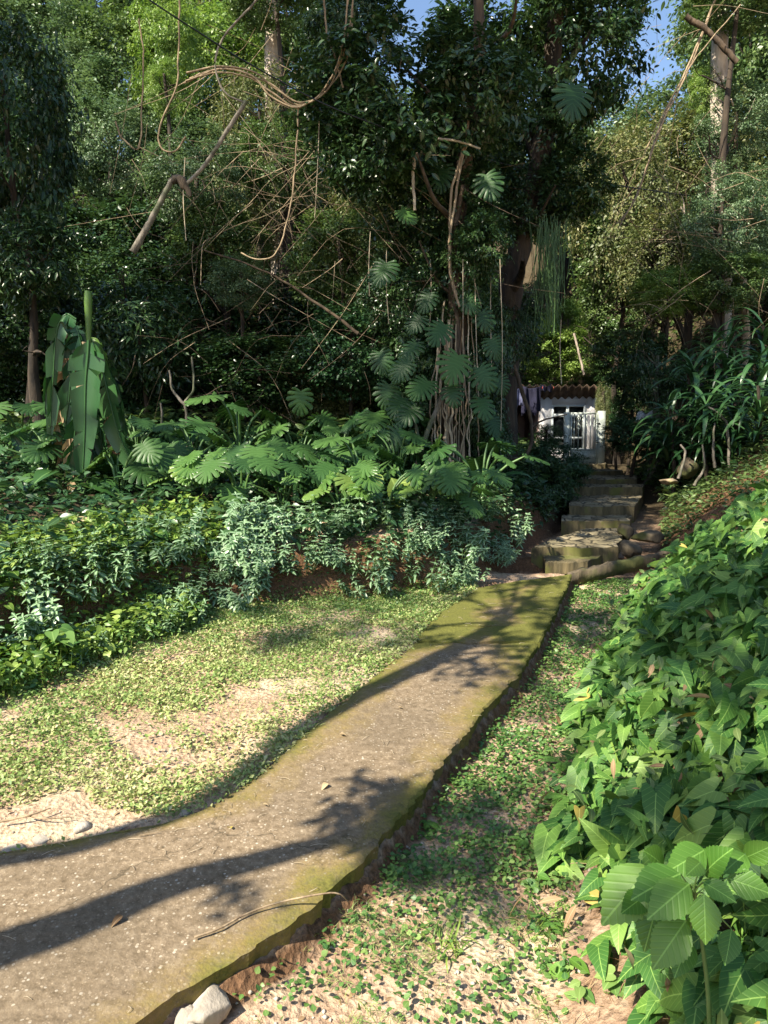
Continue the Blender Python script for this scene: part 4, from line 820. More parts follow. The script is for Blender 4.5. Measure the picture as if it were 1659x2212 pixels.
for n_, (X, d, q, k) in enumerate(spots):
    x = XW(X, d); yel = (q, k) in (('front', 1), ('front', 4), ('second', 3), ('front', 6)); ms = MY if yel else MV[n_ % 5]
    root = empty('split_leaf_plant', (x, d, float(H(x, d))-.02), f"{'yellow-green young' if yel else 'dark green'} split-leaf plant, {ORD[k]} from left in the {q} row of the bed", 'plant', 'split-leaf plants in the shaded bed')
    s = rng.uniform(.85, 1.15)*(1.25 if q == 'back' else 1); rz = rng.uniform(0, 6.3) if n_ > 0 else 0
    link(ms[0], 'leaves', root, None, (0, 0, rz*.15), (s, s, s)); link(ms[1], 'stems', root, None, (0, 0, rz*.15), (s, s, s))
# climbing split-leaf vine on the trunk: every leaf placed
cm = empty('climbing_split_leaf_vine', at(985, 1010, 9.25), 'split-leaf climber with large hand-shaped leaves clasping the central trunk', 'climber'); co = np.array(cm.location)
P = spl([at(985, 1010, 9.3), at(960, 880, 9.3), at(990, 740, 9.3), at(975, 560, 9.35), at(1000, 400, 9.3)], 40); MB().tube(P-co, .028, 7, .08).build('stem', 'bark', cm)
for X, Y, d, s, ang, rr in [(990, 792, 8.7, .50, -10, .95), (925, 845, 8.8, .44, -40, .7), (1035, 815, 8.8, .42, 25, .5), (960, 722, 8.9, .42, -20, .4), (880, 800, 8.9, .40, -30, .3), (1040, 880, 8.9, .38, 20, .6), (900, 760, 9.1, .40, -50, .2), (650, 862, 8.4, .36, 10, .8), (835, 590, 9.2, .46, -30, .1), (1050, 400, 9.1, .46, 10, .2), (960, 380, 9.3, .42, -10, .0), (865, 470, 9.0, .32, 60, .9), (1060, 750, 9.1, .36, 30, .2), (870, 880, 9.1, .40, -20, .1), (1242, 215, 9.6, .62, -8, .0), (1000, 660, 9.2, .35, 40, .2), (910, 700, 9.3, .35, -50, .1), (1075, 830, 9.3, .32, 30, .1), (840, 850, 9.2, .4, -10, .3), (820, 780, 9.5, .4, 20, .1), (900, 900, 8.9, .42, -40, .1), (1060, 920, 9.1, .36, 25, .2), (870, 950, 8.8, .40, -30, .3), (930, 650, 9.3, .36, -25, .1), (1040, 690, 9.3, .36, 30, .1), (975, 850, 8.75, .34, 5, .15)]:
    p = at(X, Y-25*s/.5, d)-co; a = math.radians(ang); D = np.array([math.sin(a), -.35, -math.cos(a)]); U = np.array([.15*math.sin(a), -1.0, .55]); mb = MB(); D = D+rng.uniform(-.25, .25, 3); U = U+rng.uniform(-.35, .35, 3); leaves(mb, T_mon[int(X) % 3], p, D, U, s*.80, rr)
    mb.build('leaf', 'monstera', cm)
# palm-like young leaf, long blades at the foot of the tree
mb = MB()
for (X, Y), (X2, Y2), d, s in [((845, 1032), (878, 1125), 7.5, 1), ((860, 1042), (905, 1040), 7.5, 1), ((815, 1020), (800, 1060), 7.6, .6)]:
    a_, b_ = at(X, Y, d), at(X2, Y2, d-.15); leaves(mb, T_oval, a_, b_-a_, (.2, -.8, .7), np.linalg.norm(b_-a_)*1.05, .9)
    leaves(mb, oval(.3, 6, .3, .3), a_, b_-a_+np.array([.06, 0, .02]), (.2, -.8, .7), np.linalg.norm(b_-a_)*.95, .8)
tag(mb.build('pleated_palm_seedling', 'fresh'), 'pale lime pleated broad leaf lit by the sun at the foot of the central tree', 'plant')
for n_, (X, Y, lb) in enumerate([(980, 1090, 'clump of long arching blades at the foot of the central tree'), (1060, 1060, 'clump of blades right of the aerial roots')]):
    p = ong(X, Y, 6.5); mb = MB(); n = 9; a = rng.uniform(0, 2*PI, n); D = np.c_[np.cos(a)*.7, np.sin(a)*.5-.2, rng.uniform(.6, 1.6, n)]; leaves(mb, strap(.07, 8, .8), np.tile(p, (n, 1)), D, rup(n, .1)+[0, -.6, 0], rng.uniform(.35, .7, n), rng.uniform(0, .7, n)); tag(mb.build('blade_plant', 'strap'), lb, 'plant')

# ---- strap-leaved plants on the right
SM = []
for s in range(3):
    mb = MB(); r_ = np.random.default_rng(s+5); n = 44; a = r_.uniform(0, 2*PI, n); e = r_.uniform(-.2, 1.15, n); D = np.c_[np.cos(a)*np.cos(e)-.35, np.sin(a)*np.cos(e)-.25, np.sin(e)]
    st_ = MB().tube([(0, 0, -.2), (-.05, -.03, .3), (-.12, -.08, .75)], [.025, .02, .02], 7, .08)
    P0 = np.c_[np.full(n, -.1), np.full(n, -.06), r_.uniform(.0, .8, n)]; leaves(mb, strap(.05, 9, .75), P0, D, np.array([0, -.2, 1.])+.1*r_.standard_normal((n, 3)), r_.uniform(.4, .78, n), r_.uniform(0, 1, n)); SM.append((mb.data('leaves', 'strap'), st_.data('stem', 'barkdark')))
for n_, (X, Y, d) in enumerate([(1460, 900, 10.8), (1530, 905, 10.4), (1600, 900, 10.2), (1650, 880, 9.9), (1500, 840, 11.3), (1570, 810, 11.3), (1640, 800, 11.0), (1590, 745, 12), (1660, 735, 11.8), (1540, 770, 12)]):
    p = at(X, Y, d); z = float(H(p[0], p[1])); root = empty('strap_leaved_plant', (p[0], p[1], max(z, p[2]-.65)), f'strap-leaved plant with arching blades on the right bank, {ORD[n_]} from the stairs side', 'plant', 'strap-leaved plants on the right bank')
    if p[2]-.65 > z+.05: MB().tube([(0, 0, z-root.location[2]-.1), (0, 0, 0)], [.03, .025], 7, .05).build('cane', 'barkdark', root)
    ms = SM[n_ % 3]; s = rng.uniform(.95, 1.2); link(ms[0], 'leaves', root, None, (0, 0, rng.uniform(-.5, .5)), (s, s, s)); link(ms[1], 'stem', root, None, None, (s, s, s))
for n_, (pts, lb) in enumerate([([(1575, 1015), (1572, 930), (1560, 900), (1530, 880)], 'pale bent stem under the strap-leaved plants'), ([(1500, 1050), (1520, 1010), (1518, 960)], 'crooked pale stem rising from the red bank'), ([(1545, 1010), (1540, 960), (1545, 915)], 'straight pale stem on the red bank'), ([(1465, 1035), (1480, 985), (1470, 960)], 'short twig beside the big rounded rock')]):
    vine('branch', pts, 10, .022, .012, 'barkgrey', lb, 'branch')
for n_, (pts, d, lb) in enumerate([([(405, 968), (403, 900), (400, 870), (418, 840), (415, 770)], 9.6, 'slender pale sapling stem in the dark right of the banana'), ([(351, 965), (350, 920), (348, 870)], 9.6, 'thin sapling stem left of the slender pale one'), ([(400, 875), (375, 845), (365, 800)], 9.6, 'left fork of the slender sapling')]):
    vine('sapling' if n_ < 2 else 'branch', pts, d, .022, .012, 'barkgrey', lb, 'sapling' if n_ < 2 else 'branch')

# ================================================================== LOW PLANTING
# pale two-tone shrubs along the top of the earth bank
PM = []
for s in range(3):
    mb, stp = MB(), MB(); r_ = np.random.default_rng(s+15); nst = 26
    for k in range(nst):
        a = r_.uniform(0, 2*PI); rr = .30*math.sqrt(r_.uniform()); h = r_.uniform(.12, .36)*(1-.5*(rr/.3)**2)+.05; tip = np.array([rr*math.cos(a), rr*math.sin(a), h]); stp.tube([(tip[0]*.3, tip[1]*.3, 0), tip*[.8, .8, .6], tip], .003, 3)
        for lv in range(4):
            p = tip*(1-.16*lv*np.array([.3, .3, 1])); m = 4; aa = r_.uniform(0, PI)+np.arange(m)*PI/2; D = np.c_[np.cos(aa), np.sin(aa)-.1, np.full(m, .25-.22*lv)]
            leaves(mb, T_oval, np.tile(p, (m, 1)), D, np.array([0, -.25, 1.])+.25*r_.standard_normal((m, 3)), .062*r_.uniform(.75, 1.15, m)*(.75+.12*lv), np.clip(r_.uniform(.0, 1)+r_.uniform(-.15, .15, m), 0, 1))
    PM.append((mb.data('leaves', 'pale'), stp.data('stems', 'stemgreen')))
k = 0
pos = [(X, yy) for X in np.linspace(-3.2, 1.35, 19) for yy in (.20, .52)]+[(-2.3, -.15), (-2.0, -.35), (-1.5, -.12), (-2.7, -.2), (-3.1, -.4), (-1.75, -.2), (-1.2, .02), (.3, .03), (.75, .04), (-2.45, -.5), (-.1, .02)]
for n_, (x, o_) in enumerate(pos):
    x += rng.uniform(-.1, .1); y = float(YB(x))+o_+rng.uniform(-.06, .06); z = float(H(x, y)); s = rng.uniform(.78, 1.02)*(1 if o_ > 0 else .85)
    q = 'front' if o_ == .20 else 'rear' if o_ == .52 else 'lower'; q = 'front' if o_ == .20 else 'rear' if o_ == .52 else 'lower'; i_ = sum(1 for p_ in pos if ('front' if p_[1] == .20 else 'rear' if p_[1] == .52 else 'lower') == q and p_[0] < pos[n_][0])
    root = empty('two_tone_shrub', (x, y, z-.02), f'pale two-tone shrub, {ORD[i_]} from left in the {q} row on the bank', 'shrub', 'pale two-tone shrubs along the earth bank')
    ms = PM[n_ % 3]; rz = rng.uniform(0, 6.3); root.rotation_euler = (rng.uniform(-.1, .45), rng.uniform(-.3, .3), 0); s *= rng.uniform(.8, 1.2); link(ms[0], 'leaves', root, None, (0, 0, rz), (s, s, s*rng.uniform(.85, 1.3))); link(ms[1], 'stems', root, None, (0, 0, rz), (s, s, s*1.05))

def scatter(n, xr, yr, cond):
    x = rng.uniform(*xr, n); y = rng.uniform(*yr, n); m = cond(x, y); return x[m], y[m]
def carpet(name, mat, n, xr, yr, cond, tmpl, size, hgt, label, el=(-.3, .7), us=.4, cat='ground cover', stems=False, bias=(0, 0, 0), tone=1.5):
    x, y = scatter(n, xr, yr, cond); k = len(x); z = H(x, y); h = rng.uniform(.15, 1, k)*hgt*(.6+.5*(nz(x, y, 3.1)+1)*.5)
    P = np.c_[x, y, z+h]; D = rdir(k, *el)+np.array(bias); r = np.clip(.5+.33*nz(x, y, tone, 5)+.28*rng.standard_normal(k), 0, 1)
    mb = MB(); leaves(mb, tmpl, P, D, rup(k, us), rng.uniform(.6, 1.3, k)*size, r)
    if stems:
        B = P-np.c_[D[:, :2]*size*.5, h+.01]; w_ = np.array([.0018, 0, 0]); V = np.stack([B-w_, B+w_, P], 1).reshape(-1, 3); mb.add(V, np.arange(len(V)).reshape(-1, 3), .6, np.tile([(.5, .5, 0)], (len(V), 1)))
    return tag(mb.build(name, mat), label, cat, kind='stuff')
lawn = lambda x, y: (x < XL(y)+.03*nz(y, x, 14)+.02) & (y < YB(x)+.1) & (y < 7.3)
dens = lambda x, y, s, t, k=0: nz(x, y, s, k)+.5*nz(x, y, s*2.7, k+3) > t
grassy = lambda x, y: (XL(y)-x > -.03) & ~((y < 3.08-.12*nz(x, y, 4)) & (XL(y)-x > .0) & (x < -.7))
carpet('lawn_weeds', 'lawn', 260000, (-4.2, 1.7), (2.7, 7.3), lambda x, y: lawn(x, y) & grassy(x, y) & (rng.uniform(size=len(x)) < .50+.75*(nz(x, y, 1.9)+.6*nz(x, y, 6)+.4*nz(x, y, 17))+.30*ss(4.6, 5.6, y)+.25*ss(.5, .0, XL(y)-x)), T_tiny, .024, .04, 'low weedy grass sprinkled with dry patches left of the path', (-.3, .9), .5)
carpet('lawn_grass', 'lawn', 42000, (-4.2, 1.7), (2.8, 7.2), lambda x, y: lawn(x, y) & grassy(x, y) & dens(x, y, 3, -.2, 4), T_grass, .055, .01, 'short grass blades between the lawn weeds', (.2, 1.3), .6)
carpet('bank_foot_weeds', 'weed', 42000, (-4.2, 1.9), (3.2, 7.6), lambda x, y: (x < XL(y)) & (y > YB(x)-.9+.25*nz(x, y, 3)) & (y < YB(x)+.35) & dens(x, y, 4, -.5), T_oval, .028, .06, 'small green weeds at the foot of the earth bank', (-.3, .8), .5)
carpet('path_edge_weeds', 'weed', 210000, (-1.2, 3.0), (1.2, 7.3), lambda x, y: (x > XR(y)+.03) & (x < XB(y)+.15) & (rng.uniform(size=len(x)) < (.05+.14*(nz(x, y, 4)+.6*nz(x, y, 11)))+.85*ss(2.2, 3.1, y+.25*nz(x, y, 3)+.25*(x-XR(y)))*(.65+.55*nz(x, y, 5, 3))) & dens(x, y, 5, -1.0, 2), T_round, .021, .042, 'round-leaved weeds carpeting the strip right of the path', (-.2, .7), .4)
carpet('dry_grass', 'lawn', 26000, (-1.0, 1.2), (1.1, 2.9), lambda x, y: (x > XR(y)+.03) & (x < XB(y)+.1) & dens(x, y, 5, .1, 1), T_grass, .045, .012, 'thin dry grass and weeds on the bare ground at the bottom of the picture', (.0, 1.2), .6)
carpet('bed_undergrowth', 'deep', 30000, (-5.5, 2.3), (4.3, 11), lambda x, y: (y > YB(x)+.2), T_oval, .10, .28, 'dark undergrowth filling the gaps of the shaded bed', (-.6, .5), .5)
carpet('left_slope_leaves', 'fresh', 15000, (-4.6, -1.1), (2.9, 7.0), lambda x, y: (y > YB(x)-.75+.2*nz(x, y, 2)) & (y < YB(x)+1.6) & (x < -1.55+.4*nz(x, y, 1.5)), T_heart, .052, .26, 'sunlit tangle of heart-shaped and small leaves on the slope at the left edge', (-.6, .5), .45, stems=True)
carpet('left_slope_weeds', 'weed', 26000, (-4.6, -1.1), (2.9, 7.0), lambda x, y: (y > YB(x)-.8+.25*nz(x, y, 2)) & (y < YB(x)+1.3) & (x < -1.45+.4*nz(x, y, 1.5)), T_oval, .046, .24, 'pale small-leaved weeds mixed into the slope at the left edge', (-.6, .7), .6)
carpet('woodland_litter_plants', 'mid', 90000, (-16, 18), (10.5, 26), lambda x, y: ~((np.abs(x-XS(y)) < .7) & (y < 16.5)) & ~((x > 1.7) & (x < 7.5) & (y > 14.5) & (y < 21)), T_oval, .16, .5, 'undergrowth covering the wooded slope', (-.6, .6), .5)
carpet('right_bank_undergrowth', 'mid', 34000, (2.4, 9), (7.4, 14.5), lambda x, y: (x > XB(y)+.15) & dens(x, y, 1.4, -.5+.0, 4), T_oval, .07, .2, 'small leafy growth on the red bank right of the stairs', (-.5, .5), .5)
carpet('dead_stalks', 'dryleaf', 16000, (.2, 2.2), (1.0, 4.2), lambda x, y: (x > XB(y)-.12) & (x < XB(y)+.75) & dens(x, y, 4, -.1, 8), T_grass, .07, .03, 'dry dead stalks and roots hanging on the cut earth below the arrowhead leaves', (-1.2, .4), .6)
# litter on bare earth and on the stairs' earth
carpet('leaf_litter', 'dryleaf', 9000, (-1.5, 6), (1.0, 15), lambda x, y: (x > XR(y)+.05) & ~((np.abs(x-XS(y)) < .62) & (y > 7.4)) & ((y > 7.3) | (rng.uniform(size=len(x)) < .35)) & (x < XB(y)+.9), T_oval, .045, .006, 'brown leaf litter on the bare earth', (-.2, .3), .3)
carpet('bank_litter', 'dryleaf', 3000, (-4, 2), (2.6, 8), lambda x, y: (x < XL(y)-.02) & (y < YB(x)+.4) & (rng.uniform(size=len(x)) < .12+.75*(np.abs(y-YB(x)) < .25)), T_oval, .04, .006, 'dead leaves along the bank foot', (-.2, .3), .3)
# arrowhead vine mat on the right bank
def arrow_cond(x, y): return (x > XB(y)+.10+.10*nz(x, y, 2.6)-.0) & (y < 7.0+.3*nz(x, x, 2)) & ~((y < 2.2) & (x < XB(y)+.32)) & ~((y < 2.75) & (x < XB(y)+.20+.14*nz(x, y, 5))) & (y > 1.48) & ~(dens(x, y, 2.6, .62, 6) & (y < 5))
x, y = scatter(22000, (.3, 5.2), (1.35, 7.2), arrow_cond); n = len(x); h = rng.uniform(.1, 1, n)*(.15+.15*ss(0, .6, x-XB(y)))*(.75+.5*nz(x, y, 4, 2)); P = np.c_[x, y, H(x, y)+h]
D = np.c_[-.55+.75*rng.standard_normal(n), -.5+.65*rng.standard_normal(n), -.40+.45*rng.standard_normal(n)]; U = np.array([-.45, -.4, .75])+.5*rng.standard_normal((n, 3))
S = .05+.125*rng.beta(1.7, 2.4, n); mb = MB(); leaves(mb, T_arrow, P, D, U, S, np.clip(rng.beta(1.5, 2.0, n)+.05, 0, 1))
B = np.c_[x+.04, y+.02, P[:, 2]-h-.01]; w_ = np.array([.002, 0, 0]); V = np.stack([B-w_, B+w_, P], 1).reshape(-1, 3); mb.add(V, np.arange(len(V)).reshape(-1, 3), .8)
tag(mb.build('arrowhead_vine_mat', 'arrow'), 'dense mat of arrowhead-shaped leaves covering the bank on the right', 'ground cover', kind='stuff')
carpet('mixed_bank_leaves', 'mid', 5200, (.4, 5.2), (1.4, 7.3), lambda x, y: (x > XB(y)+.05) & dens(x, y, 1.7, -.1, 9), T_oval, .060, .36, 'smaller oval leaves growing through the arrowhead mat', (-.7, .5), .5)
carpet('yellowed_bank_leaves', 'yleaf', 170, (.5, 5.2), (1.5, 7.0), lambda x, y: x > XB(y)+.1, T_arrow, .075, .34, 'scattered yellowing leaves in the arrowhead mat', (-1, .2), .6)
carpet('withered_bank_leaves', 'dryleaf', 700, (.3, 5.0), (1.3, 7.0), lambda x, y: x > XB(y)-.1, T_long, .08, .30, 'withered brown leaves and stalks caught in the arrowhead mat', (-1.3, .2), .6)
# big-leaved plants among the slope at left
for n_, (X, Y, d, s, lb) in enumerate([(100, 1360, 4.6, .12, 'clump of round pale green leaves on tall stalks at the left edge'), (225, 1190, 6.6, .20, 'pale broad leaves above the left end of the pale shrubs'), (140, 1110, 7.2, .26, 'large heart-leaved plant before the banana foot'), (300, 1250, 6.0, .12, 'small heart-leaved plant on the earth bank')]):
    p = at(X, Y, d); g_ = np.array([p[0], p[1], float(H(p[0], p[1]))]); root = empty('heart_leaved_plant', g_, lb, 'plant'); mb, sb = MB(), MB()
    for k in range(9 if n_ == 0 else 5):
        a = rng.uniform(0, 2*PI); q = np.array([math.cos(a)*s*rng.uniform(.3, 1.5), math.sin(a)*s*.8, max(.12, p[2]-g_[2])+rng.uniform(-.3, .5)*s]); D = np.array([math.cos(a), math.sin(a)-.3, -.25]); leaves(mb, T_heart, q, D, (0, -.35, 1), s*rng.uniform(.7, 1.1), rng.uniform(.2, 1)); sb.tube(spl([(0, 0, 0), q*[.5, .5, .8], q], 7), .004, 4)
    mb.build('leaves', 'weed' if n_ < 2 else 'monstera', root); sb.build('stems', 'stemgreen', root)
# toothed-leaf weed close to the camera, lower right; crop coordinates of its leaves
cx = lambda a, b: ((1700+a*.4509)*.6777, (2600+b*.4509)*.6777)
dn = 1.62
ws = at(*cx(1130, 480), dn); gz_ = float(H(ws[0]+.05, ws[1])); root = empty('toothed_leaf_weed', (ws[0]+.05, ws[1], gz_), 'large bright green weed with toothed oval leaves at the lower right', 'plant'); wo_ = np.array(root.location)
sb = MB().tube(spl([wo_, (wo_+ws)/2+[.02, 0, 0], ws], 12)-wo_, np.linspace(.007, .004, 12), 7)
sb.build('stem', 'stemgreen', root)
for k, (a, b, c, d, dd) in enumerate([(1040, 410, 725, 545, -.02), (1105, 480, 835, 700, -.06), (1205, 550, 1225, 905, -.10), (1080, 740, 855, 1065, -.04), (1200, 470, 1425, 590, -.05), (1365, 440, 1690, 545, .02), (1215, 240, 975, 380, .05), (1205, 415, 1345, 235, .04), (880, 600, 790, 950, .02), (835, 360, 490, 745, .05), (1180, 330, 1110, 390, -.04), (1500, 270, 1360, 370, .06), (1490, 300, 1690, 220, .08), (800, 560, 650, 660, .03), (1400, 800, 1370, 1040, .0), (1110, 870, 1000, 1120, .03), (1500, 330, 1420, 420, .08), (925, 370, 850, 250, .04)]):
    A, B = at(*cx(a, b), dn+dd), at(*cx(c, d), dn+dd-.05); mb = MB(); L_ = np.linalg.norm(B-A); leaves(mb, T_serr, A-wo_, B-A, np.array([-.25, -.75, .7])+rng.uniform(-.2, .2, 3), L_*1.03, rng.uniform(.1, .9))
    mb.build('leaf', 'serrate', root); MB().tube(spl([ws-wo_+[0, 0, -.02*(k % 3)-.01], (A+ws)/2-wo_-[0, 0, .01], A-wo_], 6), .0018, 4).build('petiole', 'stemgreen', root)
for n_, (a, b, s, m_, lb) in enumerate([(600, 640, .055, 'serrate', 'small bright seedling with three leaves on the bare ground'), (870, 1160, .06, 'serrate', 'seedling with paired leaves below the toothed-leaf weed'), (250, 1130, .07, 'serrate', 'leafy seedling left of the toothed-leaf weed'), (1130, 1060, .05, 'serrate', 'young weed right of the seedlings'), (1280, 960, .05, 'weed', 'dark seedling among the fallen bark'), (30, 520, .06, 'serrate', 'seedling with one round leaf in the weedy strip'), (330, 1300, .06, 'weed', 'drooping weed at the bottom edge'), (560, 1250, .06, 'weed', 'low weed at the bottom edge left of the brown leaf')]):
    p = ong(*cx(a, b), .9); root = empty('seedling', p, lb, 'plant'); mb = MB(); m = 6; aa = rng.uniform(0, 6.3)+np.arange(m)*1.05; D = np.c_[np.cos(aa), np.sin(aa)-.3, rng.uniform(-.35, .15, m)]; hh_ = np.array([0, 0, .06]); leaves(mb, T_heart if n_ % 3 == 1 else oval(.30, 7, .2, .25, .8), np.tile(hh_, (m, 1))-np.c_[np.zeros((m, 2)), .012*np.arange(m)], D, np.array([-.2, -.4, 1])+.2*rng.standard_normal((m, 3)), s*rng.uniform(.7, 1.15, m), rng.uniform(0, 1, m))
    mb.build('leaves', m_, root); MB().tube([(0, 0, -.01), (.004, 0, .03), (0, 0, .06)], .002, 5).build('stem', 'stemgreen', root)
# ferns
def fern(p, n, L, label, seed):
    r_ = np.random.default_rng(seed); mb = MB()
    for k in range(n):
        a = r_.uniform(2.4, 5.6); d = np.array([math.cos(a), math.sin(a), .55]); l = L*r_.uniform(.7, 1.1); Q = np.array([p+d*l*t+np.array([0, 0, -.55*l*t*t]) for t in np.linspace(0, 1, 20)]); T = np.gradient(Q, axis=0); side = np.cross(T, (0, 0, 1.)); side /= np.linalg.norm(side, axis=1)[:, None]
        for sg in (-1, 1): leaves(mb, T_oval, Q[2:], side[2:]*sg+.3*T[2:]/np.linalg.norm(T[2:], axis=1)[:, None], (0, 0, 1), .22*l*np.sin(np.linspace(.5, 3.0, 18)), r_.uniform(0, 1, 18))
        mb.tube(Q, .0015, 3)
    tag(mb.build('fern', 'fern'), label, 'fern')
for n_, (X, Y, lb) in enumerate([(1215, 1660, 'bright green fern at the edge of the arrowhead leaves'), (1222, 1735, 'lower bright fern drooping over the bare earth'), (925, 1790, 'small dark fern hanging by the slab edge'), (1130, 1830, 'small fern among the weeds in the strip'), (1190, 2010, 'tiny fern under the arrowhead leaves')]): fern(ong(X, Y)+[0, 0, .03], 6, .13 if n_ < 2 else .08, lb, n_)
# grass tufts
for n_, (X, Y, lb) in enumerate([(1310, 1300, 'tuft of narrow grass under the mossy beam'), (1180, 2000, 'grass tuft on the bare ground lower right'), (960, 2050, 'sunlit grass tuft on the bare ground'), (1080, 1330+20, 'tuft between slab and weeds'), (1375, 1285, 'grass tuft right of the one under the beam'), (780, 2120, 'thin dry grass tuft near the slab')][:3]+[(1375, 1285, 'grass tuft right of the one under the beam')]):
    p = ong(X, Y); m = 45; mb = MB(); o_ = np.c_[rng.normal(0, .04, m), rng.normal(0, .04, m), np.zeros(m)]; leaves(mb, strap(.03, 5, .6), p+o_, rdir(m, .3, 1.3), rup(m, .3), rng.uniform(.05, .13, m), rng.uniform(0, 1, m)); tag(mb.build('grass_tuft', 'strap' if n_ in (0, 3) else 'fresh'), lb, 'grass tuft')
# fallen leaves, twigs
for n_, (X, Y, s, m_, lb) in enumerate([(733, 1620, .045, 'dryleaf', 'cream fallen leaf in the middle of the path'), (592, 1676, .035, 'yleaf', 'small yellow fallen leaf near the left edge of the path'), (708, 1730, .045, 'dryleaf', 'pale curled leaf below the cream one'), (568, 1778, .03, 'dryleaf', 'small pale leaf on the widening slab'), (500, 1832, .035, 'yleaf', 'dull yellow leaf on the wide part of the slab'), (266, 2030, .045, 'dryleaf', 'dark crumpled leaf in the shadow band'), (860, 1560, .03, 'dryleaf', 'tiny leaf on the far sunny part of the path'), (1555, 1720, .05, 'yleaf', 'yellow leaf lying on the arrowhead mat')]):
    p = ong(X, Y); p[2] = zp(p[1])+.012 if n_ < 7 else p[2]+.2; mb = MB(); leaves(mb, oval(.3, 7, .5, .5), p, (math.cos(n_*2.1), math.sin(n_*2.1), .1), (.2, .1, 1), s, .9 if n_ != 5 else .0); tag(mb.build('fallen_leaf', m_), lb, 'leaf')
for n_, (X, Y, s, lb) in enumerate([(200, 1178, .22, 'bleached white leaf caught on the left slope'), (150, 1260, .10, 'yellowed leaf hanging in the left slope plants'), (1540, 2150, .12, 'large brown dead leaf at the bottom right'), (1430, 2110, .10, 'pinkish curled bark flake lower right'), (1600, 2180, .14, 'grey-green felt leaf at the bottom right corner'), (360, 1290, .07, 'ochre dead leaf on the earth bank')]):
    p = ong(X, Y)+[0, 0, .03 if n_ > 1 else .2]; mb = MB(); leaves(mb, oval(.28, 8, .3, .5), p, (math.cos(n_*2.1+2), math.sin(n_*2.1)-.3, .1), (-.3, -.5, 1), s, .95 if n_ in (0, 3) else .3); tag(mb.build('dead_leaf', 'dryleaf'), lb, 'leaf')
mb = MB()
for _ in range(170):
    y = rng.uniform(1.5, 6.8); x = rng.uniform(XL(y)+.03, XR(y)-.03)
    if x < -2: continue
    z = float(zp(y))+.006; a = rng.uniform(0, PI); l = rng.uniform(.02, .07); q = spl([(x, y, z), (x+math.cos(a)*l*.5+rng.uniform(-.01, .01), y+math.sin(a)*l*.5, z+.004), (x+math.cos(a)*l, y+math.sin(a)*l, z)], 6); mb.tube(q, .0011, 3)
tag(mb.build('fallen_needles', 'root'), 'thin dry stalks and needles scattered over the slab', 'litter', kind='stuff')
def twig(pts, r, lb, mat='twig'):
    P = [onplane(X, Y, .012+h) for X, Y, h in pts]; tag(MB().tube(spl(P, 24), np.linspace(r, r*.6, 24), 6, .1).build('twig', mat), lb, 'twig')
twig([(420, 2025, 0), (475, 2005, .0), (530, 1975, .0), (600, 1950, .01), (700, 1930, .04), (735, 1932, .03), (752, 1948, -.02)], .004, 'long bent twig arching over the right slab edge')
twig([(0, 1775, 0), (60, 1762, .01), (110, 1745, .01)], .005, 'forked twig on the bare ground at the left edge')
twig([(60, 1762, 0), (100, 1768, .01), (150, 1765, 0)], .004, 'lower fork of twig at the left edge')
twig([(300, 1805, 0), (345, 1797, 0)], .002, 'short twig where the grass meets the slab')
for n_, (X, Y, r, lb) in enumerate([(175, 1788, .045, 'white stone at the left edge of the slab'), (90, 1812, .04, 'flat pale stone left of the white one'), (30, 1838, .05, 'grey flat stone at the very left edge'), (400, 1755, .035, 'pale pointed stone in the grass corner'), (640, 1235+590, .0, '')][:4]): p = ong(X, Y); rock('rock', p+[0, 0, .0], r, lb, 'limestone', n_+20, .5, 2)
mb = MB()
for _ in range(900):
    y = rng.uniform(1.2, 3.5)
    x = rng.uniform(float(XR(y))+.03, float(XB(y))+.2) if rng.uniform() < .7 else min(float(XL(y))-rng.uniform(0, 1.5), 9)
    if x < XL(y) and y > 3.3: continue
    r = rng.uniform(.003, .011); z = float(H(x, y)); v = np.array([(1, 0, 0), (-1, 0, 0), (0, 1, 0), (0, -1, 0), (0, 0, .7), (0, 0, -.7)])*r*rng.uniform(.7, 1.3, (6, 1))+[x, y, z+.002]; mb.add(v, [(0, 2, 4), (2, 1, 4), (1, 3, 4), (3, 0, 4), (2, 0, 5), (1, 2, 5), (3, 1, 5), (0, 3, 5)])
tag(mb.build('pebbles', 'limestone'), 'small pale pebbles strewn on the bare earth', 'pebbles', kind='stuff')

# ================================================================== unseen SHADE TREES behind and left of the viewpoint
def shade_tree(name, clumps, label, basexy, t, rb=.14):  # unseen tree; leaf sprays sit wherever shade is wanted below
    """clumps: ground spots (point, radius, leaves, size) whose line to the sun carries a spray of leaves at distance t"""
    bx, by = basexy; bz = float(H(bx, by)); root = empty(name, (bx, by, bz), label, 'tree'); o = np.array([bx, by, bz]); mb = MB(); tb = MB(); cs = []
    for p, r, n, s in clumps:
        c = p+SUN*(t+rng.uniform(-.6, .6)); cs.append(c); P = c+rng.standard_normal((n, 3))*np.array([r, r, r*.7])*.6; leaves(mb, T_oval if s < .2 else T_long, P-o, rdir(n, -1, .3), rup(n, .5), s*rng.uniform(.7, 1.3, n), rng.uniform(0, 1, n))
    mc = np.mean(cs, axis=0); top = mc+[0, 0, .4]; tt = np.array([0, 0, (mc-o)[2]*.85]); tb.tube(spl([np.array([0, 0, -.3]), tt*.5+[.15, .1, 0], tt], 16), np.linspace(rb, rb*.5, 16), 8, .05)
    tb.tube(spl([tt, (tt+mc-o)/2+[0, 0, .4], mc-o], 10), np.linspace(.07, .03, 10), 6)
    for c in cs: tb.tube(spl([mc-o, (mc+c)/2-o+[0, 0, .2], c-o], 8), np.linspace(.009, .005, 8), 4)
    tb.build('trunk', 'bark', root); mb.build('crown', 'mid', root)
def limb(gp, ts, r0, r1, label, mat='bark'):
    P = [ong(X, Y)+SUN*t for (X, Y), t in zip(gp, ts)]; return P
